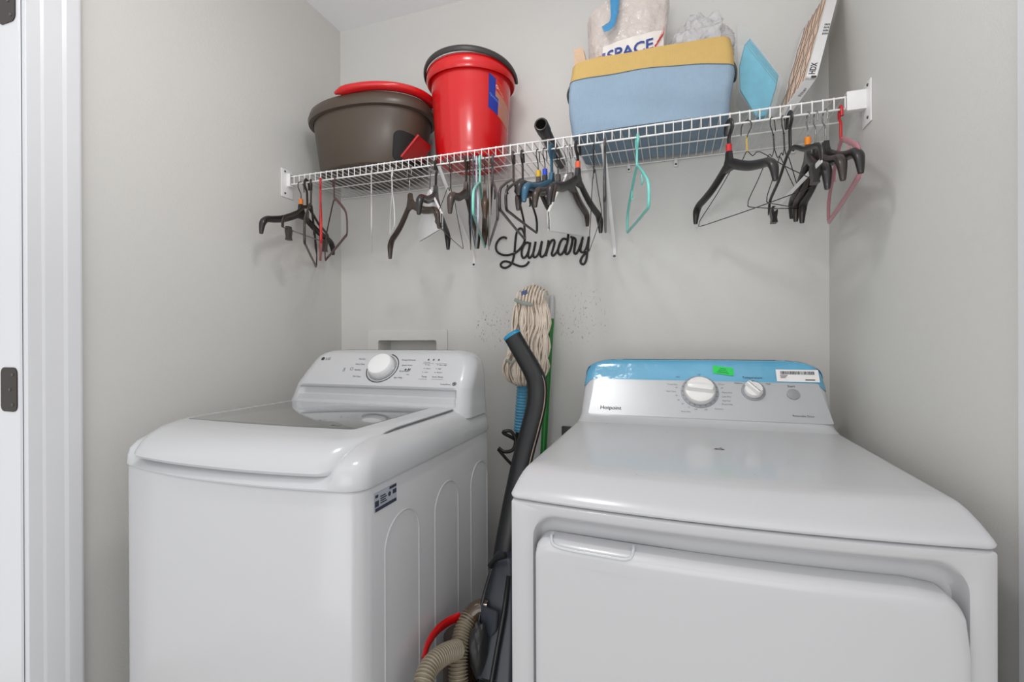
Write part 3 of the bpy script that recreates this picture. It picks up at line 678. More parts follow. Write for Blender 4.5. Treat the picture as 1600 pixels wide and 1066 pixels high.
# ------------------------------------------------------------------ bags in the bin
m_film = mat('clear_film', rgb(232, 226, 224), .14, alpha=.42, coat=.6, bump=(26, .7, .02))
m_filmw = mat('milky_film', rgb(216, 205, 198), .2, alpha=.88, coat=.5, bump=(22, .9, .02), var=(14, .10))
t = thing('plastic_bag', 'stuffed clear plastic bag printed SPACE standing in the fabric bin', 'bag', (-.13, 1.6, 1.9))
def bagfront(x, z):
    u = (x+.125)/.135; u = max(-1, min(1, u)); return 1.60-.060*sqrt(max(0, 1-u*u))**.7
bm = bmesh.new(); nu, nv_ = 26, 16
def bagp(u, v, s):  # u -1..1, v 0..1, s front/back
    x = -.132+.132*u*(1-.06*sin(pi*v))-(.02*(1-v) if u > 0 else 0); z = 1.86+.42*v*(1-.07*u*u*(1 if u < 0 else .3))
    y = (bagfront(x, z)-1.60)*s+1.60; n = noise.noise(Vector((x*24, s*3, z*24)))
    e = 1-abs(u)**4
    return Vector((x+.003*n, min(y+.008*n*e, D-.006), z+.004*n))
G = [[bm.verts.new(bagp(-1+2*i/nu, j/nv_, 1)) for i in range(nu+1)] for j in range(nv_+1)]
H = [[bm.verts.new(bagp(-1+2*i/nu, j/nv_, -1)) for i in range(nu+1)] for j in range(nv_+1)]
for Q in (G, H):
    for j in range(nv_):
        for i in range(nu): bm.faces.new((Q[j][i], Q[j][i+1], Q[j+1][i+1], Q[j+1][i]))
for j in range(nv_):
    for i in (0, nu): bm.faces.new((G[j][i], G[j+1][i], H[j+1][i], H[j][i]))
for i in range(nu):
    for j in (0, nv_): bm.faces.new((G[j][i], G[j][i+1], H[j][i+1], H[j][i]))
bg = obj('bag_film', bm, m_filmw, t, 70)
bf = lambda x, z, d=.006: Vector((x, bagp((x+.132)/.132, (z-1.86)/.42, 1).y-d-.003, z))
bm = bmesh.new()   # white printed band
quad(bm, lambda x, z: bf(x, z+(x+.12)*.10, .004), -.205, -.018, 2.04, 2.135, 20, 8); pb = obj('printed_band', bm, mat('band_white', rgb(228, 222, 216), .35), t, 60)
bm = bmesh.new(); text_bm(bm, 'SPACE', .047, lambda x, z: bf(-.192+x, 2.080+z+(-.192+x+.12)*.10, .007), sx=1.08, offset=.0009); text_bm(bm, 'SPACE', .047, lambda x, z: bf(-.1912+x, 2.0808+z+(-.192+x+.12)*.10, .0071), sx=1.08)
o = obj('bag_lettering', bm, mat('print_navy', rgb(34, 62, 142), .4), t, 0); o['label'] = 'dark blue letters SPACE'
for i in range(4):
    bm = bmesh.new(); P = [bf(-.050+.007*i, 2.080+.012*i, .009), bf(-.040+.007*i, 2.094+.012*i, .009), bf(-.031+.005*i, 2.118+.012*i, .009)]; sweep(bm, smoothpath(P, 3), lambda s: (.0026*(1.05-s), .001), 6, ref=(0, 0, 1)); obj('red_stripe', bm, mat('print_red', rgb(196, 34, 36), .4), t, 0)
bm = bmesh.new(); quad(bm, lambda x, z: bf(x+(z-2.03)*.25, z, .007), -.243, -.226, 2.04, 2.098, 2, 6); obj('orange_stripe', bm, mat('print_orange', rgb(206, 104, 42), .4), t, 0)
bm = bmesh.new(); quad(bm, lambda x, z: bf(x+(z-2.03)*.25, z, .0075), -.224, -.214, 2.04, 2.104, 2, 6); obj('blue_stripe', bm, mat('print_purple', rgb(66, 60, 150), .4), t, 0)
# blue strap hanging from the bag top
bm = bmesh.new(); P = [at(962, -60, Y=1.545), at(961, -20, Y=1.53), at(960, 18, Y=1.52), at(957, 34, Y=1.515), at(950, 42, Y=1.512), at(942, 46, Y=1.51)]
sweep(bm, smoothpath(P, 5), lambda s: (.013+.003*sin(9*s), .004), 8, ref=(1, 0, 0)); tag(obj('plastic_strap', bm, mat('strap_blue', rgb(58, 140, 190), .2, coat=.6, bump=(60, .5, .01)), None, 60), 'bright blue crumpled plastic strap lying over the printed bag', 'strap')
# clear crumpled bag
bm = bmesh.new(); bmesh.ops.create_icosphere(bm, subdivisions=5, radius=1)
for v in bm.verts:
    p = v.co.copy(); n = noise.noise(p*2.3)+.5*noise.noise(p*5.1)+.25*noise.noise(p*11)
    v.co = Vector((.085+p.x*.098*(1+.25*n), 1.605+p.y*.078*(1+.2*n), 2.085+.105*p.z*(1+.3*n)+.015*p.x))
    v.co.y = min(v.co.y, D-.006)
tag(obj('plastic_bag', bm, mat('clear_crumple', rgb(222, 220, 222), .16, alpha=.55, coat=.8, bump=(30, 1, .02), var=(16, .12)), None, 25), 'crumpled clear plastic bag in the right half of the bin', 'bag')
# brown paper corner
bm = bmesh.new(); P = [(898, 102), (896, 74), (902, 78), (905, 72), (911, 76), (916, 98)]
loft(bm, [[at(x, y, Y=1.50) for x, y in P], [at(x, y, Y=1.50)+Vector((.001, .03, 0)) for x, y in P]]); tag(obj('paper_bag', bm, mat('kraft_paper', rgb(206, 176, 146), .8, bump=(40, .6, .01)), None, 20), 'torn tan paper bag corner poking out of the bin left end', 'paper bag')

# ------------------------------------------------------------------ blue pad packet
t = thing('pad_packet', 'packet of folded sky blue pads in clear wrap leaning beside the bin', 'packet', at(1190, 190, Y=1.56))
base = [(1164, 64), (1214, 128), (1200, 176), (1183, 199), (1156, 136), (1155, 100)]
m_pad = mat('pad_blue', rgb(84, 176, 202), .5, bump=(70, .5, .004), var=(40, .08))
for i in range(4):
    Yp = 1.50+.022*i; k = [(x+2.0*i, y-5*i+3) for x, y in base]
    P = [at(x, y, Y=Yp) for x, y in k]; c = sum(P, Vector())/6
    bm = bmesh.new(); P = [c+(p-c)*(1-.03*i) for p in P]
    for p in P: p.z = max(p.z, SZ+.003)
    loft(bm, [[p+(c-p)*.04 for p in P], [p+Vector((0, .003, 0)) for p in P], [p+Vector((.002, .016, 0)) for p in P], [p+(c-p)*.04+Vector((.002, .019, 0)) for p in P]])
    obj('pad', bm, m_pad, t, 50)
bm = bmesh.new(); k = [(1152, 40), (1168, 46), (1222, 126), (1208, 190), (1180, 204), (1153, 145)]; P = [at(x, y, Y=1.50) for x, y in k]
for p in P: p.z = max(p.z, SZ+.0025)
loft(bm, [[p+Vector((0, -.006, 0)) for p in P], [p+Vector((.006, .085, 0)) for p in P]])
bmesh.ops.subdivide_edges(bm, edges=bm.edges, cuts=4, use_grid_fill=True)
for v in bm.verts: v.co += noise.noise_vector(v.co*40)*.003
for v in bm.verts: v.co.z = max(v.co.z, SZ+.0025)
obj('clear_wrap', bm, mat('wrap_clear', rgb(214, 226, 230), .1, alpha=.16, coat=.8, bump=(40, .8, .01)), t, 25)

# ------------------------------------------------------------------ air filter
t = thing('air_filter', 'pleated air filter in white HDX frame leaning at shelf right end', 'air filter', at(1228, 188, Z=1.815))
Af = at(1276, 122, Y=1.44); Bf = at(1228, 188, Z=1.815); e1 = Bf-Af; h1 = Vector((0, e1.y, e1.z)).length
up = Vector((.275, -e1.z/h1, e1.y/h1)); up.normalize(); AL = at(1259.5, 122, Y=1.44); ex = AL-Af; Hh = .40
m_card = mat('card_white', rgb(226, 225, 224), .6)
bm = bmesh.new(); fw = .006
obox(bm, Af, ex, e1.normalized()*fw, up*Hh); obox(bm, Af+e1-e1.normalized()*fw, ex, e1.normalized()*fw, up*Hh); obox(bm, Af, ex, e1, up*fw); obox(bm, Af+up*(Hh-fw), ex, e1, up*fw)
obj('filter_frame', bm, m_card, t, 0)
bm = bmesh.new(); n = 22; e1n = e1.normalized(); Lp = e1.length-2*fw
rows = []
for i in range(n+1):
    o_ = Af+e1n*(fw+Lp*i/n)+ex*(.92 if i % 2 else .72); rows.append([bm.verts.new(o_+up*(fw+(Hh-2*fw)*j/24)+ex*.06*noise.noise(Vector((i*.7, j*.5, 3)))) for j in range(25)])
for a, b in zip(rows[:-1], rows[1:]):
    for j in range(24): bm.faces.new((a[j], a[j+1], b[j+1], b[j]))
obj('pleats', bm, mat('pleat_media', rgb(222, 196, 176), .8, var=(90, .12)), t, 0)
bm = bmesh.new(); rnd = random.Random(5)
for i in range(7):
    s0 = fw+Lp*(.08+.14*i); P = []
    for j in range(26): P.append(Af+ex*1.0+e1n*(s0+.006*noise.noise(Vector((i*3.1, j*.35, 0)))+.004*sin(j*.8+i))+up*(Hh*(.02+.96*j/25)))
    sweep(bm, P, .0007, 5)
obj('wire_mesh', bm, mat('mesh_rust', rgb(92, 66, 52), .6), t, 0)
bm = bmesh.new(); exn = ex.normalized(); fnrm = e1n*-1.0
ff = lambda x, y: Af+ex*.5+exn*0+up*y+(-exn)*x+fnrm*.0008
text_bm(bm, 'HDX', .021, lambda x, y: Af+fnrm*.0008+up*(.014+x)+ex*(.30)+exn*(y), offset=.0004)
obj('frame_printing', bm, m_dark, t, 0); bm = bmesh.new()
quad(bm, lambda x, y: Af+fnrm*.0008+exn*x+up*y, .002, .014, -.0+.001, .009); obj('frame_printing', bm, m_dark, t, 0)
for i in range(4):
    for k in range(4): bm = bmesh.new(); quad(bm, lambda x, y: Af+fnrm*.0008+exn*x+up*y, .002+.0035*k, .004+.0035*k, .175+.013*i, .183+.013*i); obj('frame_printing', bm, m_dark, t, 0)
bm = bmesh.new(); text_bm(bm, 'Filter', .013, lambda x, y: Af-up*.0008+e1n*(.055-x)+ex*.2+exn*y)
obj('frame_printing', bm, m_dark, t, 0)

# ------------------------------------------------------------------ dark tube on the shelf
P0 = at(845, 206, Y=1.385); P1 = Vector((-.385, 1.715, SZ+.024)); P0.z = max(P0.z, SZ+.026)
t = thing('vacuum_tube', 'black hollow vacuum tube lying across the shelf beside the bin', 'tube', P1)
bm = bmesh.new(); ax = (P1-P0).normalized(); sa = ax.cross(Vector((0, 0, 1))).normalized(); sb = ax.cross(sa)
rg = lambda s, r: [P0+ax*s+sa*r*cos(2*pi*k/28)+sb*r*sin(2*pi*k/28) for k in range(28)]
Lt = (P1-P0).length
loft(bm, [rg(.06, .014), rg(0, .0155), rg(-.001, .019), rg(.004, .0215), rg(.05, .0215), rg(.052, .0195), rg(Lt, .0195)]); obj('tube_body', bm, mat('tube_black', rgb(46, 42, 40), .35), t, 40)

# ------------------------------------------------------------------ Laundry sign
def sg_(zx, zy): return at(770+zx/9.41, 330+zy/9.41, Y=D-.005)
strokes = [
 [(205, 400), (165, 383), (110, 400), (65, 455), (45, 520), (60, 590), (120, 635), (200, 648), (290, 630), (350, 600), (410, 540), (455, 470), (470, 390), (455, 310), (430, 262), (395, 255), (360, 290), (340, 360), (330, 450), (322, 560), (312, 640), (300, 700), (280, 760), (235, 812), (180, 835), (130, 820), (115, 780), (150, 745), (210, 742), (280, 765), (350, 795), (420, 812), (480, 798), (515, 765), (530, 738)],
 [(545, 475), (500, 462), (455, 500), (425, 580), (425, 650), (450, 690), (490, 660), (525, 580), (550, 460), (530, 560), (518, 650), (535, 688), (570, 660), (600, 590), (628, 450), (605, 560), (592, 640), (612, 680), (655, 650), (690, 570), (722, 440), (702, 560), (695, 640), (718, 672), (760, 645), (795, 560), (820, 430), (800, 540), (778, 662)],
 [(785, 630), (815, 520), (860, 438), (897, 425), (905, 470), (882, 560), (865, 625), (882, 655), (920, 625), (955, 570), (985, 470)],
 [(1080, 415), (1030, 408), (985, 470), (960, 560), (965, 620), (1000, 640), (1042, 590), (1080, 490)],
 [(1108, 335), (1096, 450), (1072, 560), (1070, 618), (1095, 632), (1130, 590), (1160, 490), (1168, 400), (1145, 375)],
 [(1150, 385), (1195, 395), (1215, 430), (1203, 530), (1195, 600), (1215, 628), (1250, 590), (1290, 490), (1322, 385), (1300, 490), (1287, 575), (1310, 605), (1350, 590), (1388, 500), (1412, 375), (1396, 520), (1385, 640), (1368, 730), (1338, 778), (1300, 770), (1290, 725), (1320, 665), (1370, 610), (1420, 555)]]
bm = bmesh.new()
for s in strokes: sweep(bm, smoothpath([sg_(*q) for q in s], 6), (.0042, .0042), 8, ref=(0, 1, 0))
for v in bm.verts: v.co.y = min(v.co.y, D-.001)
sign = tag(obj('laundry_sign', bm, mat('sign_black', rgb(28, 26, 25), .45), None, 60), 'black cursive sign reading Laundry on the back wall below the shelf', 'sign')
bm = bmesh.new()
for q in ((318, 615), (1378, 583)):
    p = sg_(*q); bmesh.ops.create_cone(bm, cap_ends=True, segments=12, radius1=.0016, radius2=.0016, depth=.001, matrix=Matrix.Translation((p.x, D-.0098, p.z)) @ Matrix.Rotation(pi/2, 4, 'X'))
obj('nail_head', bm, mat('nail_bright', rgb(190, 188, 184), .3, .5), sign, 30, world=False)

# ------------------------------------------------------------------ string mop
YM = 1.665
t = thing('string_mop', 'upside-down cotton string mop with blue ribbed grip against back wall', 'mop', at(811, 680, Y=YM))
m_yarn = mat('cotton_yarn', rgb(226, 212, 196), .9, bump=(500, .6, .002), var=(30, .14))
bm = bmesh.new(); rnd = random.Random(11)
for i in range(110):
    u = rnd.uniform(-1, 1); lay = rnd.random()
    xt = lerp(820, 844, .5+.5*u)+rnd.uniform(-2, 2); yt = 446+20*u*u+rnd.uniform(-3, 3)
    top = at(xt, yt, Y=YM-.010-.025*lay); sh_ = at(lerp(806, 852, .5+.5*u), 470+rnd.uniform(-5, 8), Y=YM-.018-.045*lay*(1-u*u*.5))
    wv = rnd.uniform(-6, 6)
    m1 = at(lerp(802, 856, .5+.5*u)+wv, 505, Y=YM-.02-.045*lay); m2 = at(lerp(797, 855, .5+.5*u)-wv, 540+rnd.uniform(-5, 5), Y=YM-.02-.045*lay)
    m3 = at(lerp(787, 854, .5+.5*u)+wv, 575+rnd.uniform(-4, 4), Y=YM-.018-.05*lay); lo = at(lerp(792, 848, .5+.5*u), 593+8*(1-u*u)+rnd.uniform(-3, 1), Y=YM-.012-.045*lay); en = at(lerp(803, 838, .5+.5*u), 600, Y=YM-.006)
    sweep(bm, smoothpath([top, sh_, m1, m2, m3, lo, en], 3), rnd.uniform(.0028, .0042), 5)
o = obj('yarn_strand', bm, m_yarn, t, 60); o['kind'] = 'stuff'
bm = bmesh.new()
for k in range(9):
    x = 810+5*k; sweep(bm, smoothpath([at(x-4, 478-2*k*.2, Y=YM-.066), at(x-1, 458, Y=YM-.06), at(x+4, 446+.55*(k-4)**2, Y=YM-.04), at(x+6, 452+.55*(k-4)**2, Y=YM-.012)], 4), .0032, 6)
obj('yarn_fold', bm, m_yarn, t, 60)
bm = bmesh.new(); sweep(bm, [at(804, 468, Y=YM-.07), at(815, 473, Y=YM-.075), at(831, 476, Y=YM-.068)], (.0065, .0018), 8, ref=(0, 0, 1)); b1 = obj('stitched_band', bm, mat('band_grey', rgb(146, 152, 146), .8), t, 60)
bm = bmesh.new(); sweep(bm, [at(790, 563, Y=YM-.072), at(800, 567, Y=YM-.078), at(808, 560, Y=YM-.075)], (.005, .0018), 8, ref=(0, 0, 1)); obj('stitched_band', bm, MC['band_grey'], t, 60)
bm = bmesh.new(); sweep(bm, [at(815, 459, Y=YM-.062), at(824, 456, Y=YM-.062)], (.008, .004), 8, ref=(0, 0, 1)); obj('blue_yarn', bm, mat('yarn_blue', rgb(84, 100, 140), .9), t, 60)
bm = bmesh.new(); A_, B_ = at(817, 596, Y=YM), at(811, 674, Y=YM); nR = 17; P = []
for k in range(nR*6+1):
    P.append(A_.lerp(B_, k/(nR*6)))
sweep(bm, P, lambda s: (.0195+.002*sin(s*nR*2*pi), .0195+.002*sin(s*nR*2*pi)), 20, ref=(1, 0, 0)); o = obj('ribbed_grip', bm, mat('grip_blue', rgb(88, 158, 192), .4), t, 70); o['label'] = 'blue ribbed grip'
dn = (B_-A_).normalized(); C_ = B_+dn*((B_.z)/abs(dn.z)-.004)
obj('mop_pole', tube([B_, B_+dn*.02, C_], .013, 14, ref=(1, 0, 0)), m_black, t, 60)
bm = bmesh.new()
P = [at(809, 690, Y=1.64), at(800, 684, Y=1.625), at(786, 676, Y=1.61), at(798, 674, Y=1.62), at(806, 688, Y=1.625), at(801, 703, Y=1.615), at(788, 706, Y=1.61), at(779, 700, Y=1.61)]
sweep(bm, smoothpath(P, 5), (.0065, .0065), 8, ref=(0, 1, 0)); sweep(bm, [at(778, 702, Y=1.61), at(790, 716, Y=1.615), at(806, 733, Y=1.635)], (.004, .006), 8, ref=(0, 1, 0)); sweep(bm, [at(812, 680, Y=YM), at(810, 700, Y=YM)], .020, 14, ref=(1, 0, 0))
obj('wringer_hook', bm, m_black, t, 60)

# ------------------------------------------------------------------ green pole
t = thing('broom_handle', 'green pole with white tip leaning on the wall behind black handle', 'pole', at(838, 820, Y=1.64))
g0, g1, g2 = at(863, 462, Y=D-.014), at(861, 497, Y=D-.016), at(850, 690, Y=1.69)
dn = (g2-g1).normalized(); gb = g1+dn*((g1.z-.004)/abs(dn.z))
obj('pole_shaft', tube([g1, g2, gb], .0115, 14, ref=(1, 0, 0)), mat('pole_green', rgb(34, 128, 50), .3), t, 60)
bm = bmesh.new(); sweep(bm, [g0.lerp(g1, k/8) for k in range(9)]+[g1+dn*.003], lambda s: (.0075+.0045*min(1, s*1.6),)*2, 14, ref=(1, 0, 0)); obj('pole_tip', bm, m_plastic_w, t, 60)

# wall socket plug beside the dryer
t = thing('power_plug', 'dark plug in the wall just left of the dryer console', 'plug', at(889, 672, Y=D))
p = at(889, 674, Y=D-.01); bm = bmesh.new(); box(bm, p.x-.028, p.x+.05, D-.012, D-.0005, p.z-.06, p.z+.017, bev=.003); obj('plug_body', bm, mat('plug_grey', rgb(72, 70, 68), .45), t, 30)

# ------------------------------------------------------------------ black upright carpet washer
t = thing('upright_cleaner', 'black upright floor cleaner with blue-capped handle between washer and dryer', 'floor cleaner', (-.43, 1.05, 0))
m_charc = mat('charcoal_plastic', rgb(24, 25, 27), .36, coat=0); m_slate = mat('slate_plastic', rgb(48, 52, 60), .32)
bm = bmesh.new()
hp = [(at(800, 524, Y=1.46), .026), (at(812, 545, Y=1.455), .026), (at(831, 578, Y=1.445), .027), (at(839, 600, Y=1.435), .029), (at(838, 632, Y=1.42), .028), (at(829, 670, Y=1.395), .028), (at(817, 715, Y=1.36), .028), (at(806, 765, Y=1.31), .027), (at(797, 810, Y=1.26), .026), (at(789, 855, Y=1.21), .026), (at(783, 900, Y=1.17), .026)]
P = [h[0] for h in hp]; rs = [h[1] for h in hp]
SP = smoothpath(P, 6)
def rad(s):
    k = s*(len(rs)-1); i = min(len(rs)-2, int(k)); r = lerp(rs[i], rs[i+1], k-i); return (r*1.15, r*.75)
sweep(bm, SP, rad, 16, ref=(1, 0, 0)); obj('handle', bm, m_charc, t, 60)
bm = bmesh.new(); n0 = (SP[0]-SP[2]).normalized()
rgc = lambda d, k: [SP[0]+n0*d+(Vector((1, 0, 0))-n0*n0.x).normalized()*.0300*k*cos(q)+n0.cross(Vector((1, 0, 0))).normalized()*.0198*k*sin(q) for q in (2*pi*j/24 for j in range(24))]
loft(bm, [rgc(-.006, 1.01), rgc(.002, 1.03), rgc(.006, .9), rgc(.007, .5)]); o = obj('handle_cap', bm, mat('cap_blue', rgb(38, 140, 182), .35), t, 50); o['label'] = 'blue end cap'
bm = bmesh.new()   # light edge trim down the handle back
sweep(bm, [p+Vector((.028, -.012, 0)) for p in SP[14:46]], .002, 6); obj('trim_line', bm, mat('trim_tan', rgb(150, 130, 116), .4), t, 60)
# main body: slanted slab
def bodyring(px0, px1, py, Y, dep):
    a = at(px0, py, Y=Y); b = at(px1, py, Y=Y); c = (a+b)/2; hw = abs(b.x-a.x)/2
    return [Vector((c.x+x, Y+y, c.z)) for x, y in rrect(-hw, hw, 0, dep, .016, 5, 3)]
bm = bmesh.new(); loft(bm, [bodyring(770, 800, 872, 1.15, .06), bodyring(762, 803, 900, 1.125, .075), bodyring(752, 804, 950, 1.09, .085), bodyring(745, 803, 1000, 1.06, .10), bodyring(738, 800, 1066, 1.02, .12)])
obj('body_shell', bm, m_slate, t, 40)
lowc = at(770, 1066, Y=1.02)
bm = bmesh.new(); loft(bm, [[Vector((lowc.x+x, 1.02+y, z)) for x, y in rrect(-hw, hw, 0, dd, .02, 5, 3)] for z, hw, dd in ((lowc.z+.002, .043, .12), (.25, .055, .15), (.13, .07, .17))]); obj('tank', bm, m_charc, t, 40)
bm = bmesh.new(); loft(bm, [[Vector((lowc.x+x, y, z)) for x, y in rrect(-hw, hw, y0, 1.22, .03, 5, 3)] for z, hw, y0 in ((.004, .105, .86), (.02, .115, .85), (.07, .115, .86), (.12, .10, .93), (.135, .08, .98))]); obj('floor_head', bm, m_charc, t, 40)
bm = bmesh.new()   # hinge shoulder and trims on the body
sweep(bm, [at(766, 884, Y=1.13), at(776, 872, Y=1.12), at(790, 868, Y=1.115)], (.008, .008), 8); sweep(bm, smoothpath([at(768, 890, Y=1.12), at(756, 930, Y=1.085), at(748, 975, Y=1.06), at(741, 1040, Y=1.02)], 5), .004, 6)
sweep(bm, [at(795, 900, Y=1.115), at(787, 960, Y=1.075), at(776, 1020, Y=1.04), at(768, 1066, Y=1.01)], .006, 6)
obj('body_trim', bm, m_charc, t, 60)
bm = bmesh.new(); K = [(752, 945), (778, 955), (776, 985), (768, 998), (750, 988)]
loft(bm, [[at(x, y, Y=1.078) for x, y in K], [at(x, y, Y=1.060) for x, y in K]]); bmesh.ops.bevel(bm, geom=list(bm.edges), offset=.003, segments=2, affect='EDGES'); obj('latch', bm, mat('latch_grey', rgb(62, 66, 74), .3), t, 40)
bm = bmesh.new(); bmesh.ops.create_icosphere(bm, subdivisions=4, radius=1); pc = at(746, 1018, Y=1.03)
for v in bm.verts:
    p = v.co.copy(); n_ = noise.noise(p*1.6)+.4*noise.noise(p*4); v.co = Vector((pc.x+p.x*.022*(1+.2*n_), 1.04+p.y*.03*(1+.2*n_), pc.z+p.z*.062*(1+.25*n_)))
obj('cloth_pouch', bm, mat('pouch_black', rgb(50, 50, 50), .45), t, 40)
# corrugated hoses: ribbed tube
m_hose = mat('hose_tan', rgb(142, 132, 112), .3, coat=.4)
def hose(pts, r):
    b = bmesh.new(); SPh = smoothpath(pts, 90); 
    L_ = [0]
    for a, c in zip(SPh[:-1], SPh[1:]): L_.append(L_[-1]+(c-a).length)
    tot = L_[-1]; n = len(SPh)-1
    sweep(b, SPh, lambda s: (r+.0026*sin(L_[int(round(s*n))]/.0066*2*pi),)*2, 18, ref=(0, 1, 0)); return b
o = obj('hose', hose([at(736, 962, Y=1.075), at(724, 985, Y=1.045), at(717, 1020, Y=1.01), at(716, 1062, Y=.985), at(719, 1120, Y=.97), (-.47, .96, .26), (-.46, .99, .20)], .0205), m_hose, t, 80); o['label'] = 'ribbed tan hose'
o = obj('hose', hose([at(714, 1015, Y=1.0), at(692, 1024, Y=.95), at(670, 1045, Y=.90), at(658, 1085, Y=.86), at(658, 1135, Y=.86), (-.47, .88, .28)], .0200), m_hose, t, 80); o['label'] = 'ribbed tan hose'
bm = bmesh.new(); sweep(bm, smoothpath([at(762, 952, Y=1.09), at(748, 952, Y=1.085), at(737, 962, Y=1.075), at(730, 974, Y=1.062)], 5), lambda s: (.022+.002*s,)*2, 18); obj('hose_elbow', bm, mat('elbow_brown', rgb(78, 62, 46), .15, coat=.6), t, 60)
bm = bmesh.new(); P = [at(718, 964, Y=1.08), at(700, 972, Y=1.05), at(682, 986, Y=1.0), at(669, 1006, Y=.96), at(662, 1030, Y=.93)]
sweep(bm, smoothpath(P, 5), (.012, .0055), 10, ref=(0, 0, 1)); o = obj('tank_rim', bm, m_red, t, 60); o['label'] = 'red curved rim'
bm = bmesh.new(); loft(bm, [circ((-.50, 1.085, z), r, 24, r*1.2) for z, r in ((.10, .040), (.12, .044), (.42, .048), (.44, .046))]); obj('recovery_tank', bm, mat('tank_brown', rgb(60, 46, 36), .15, coat=.5), t, 50)

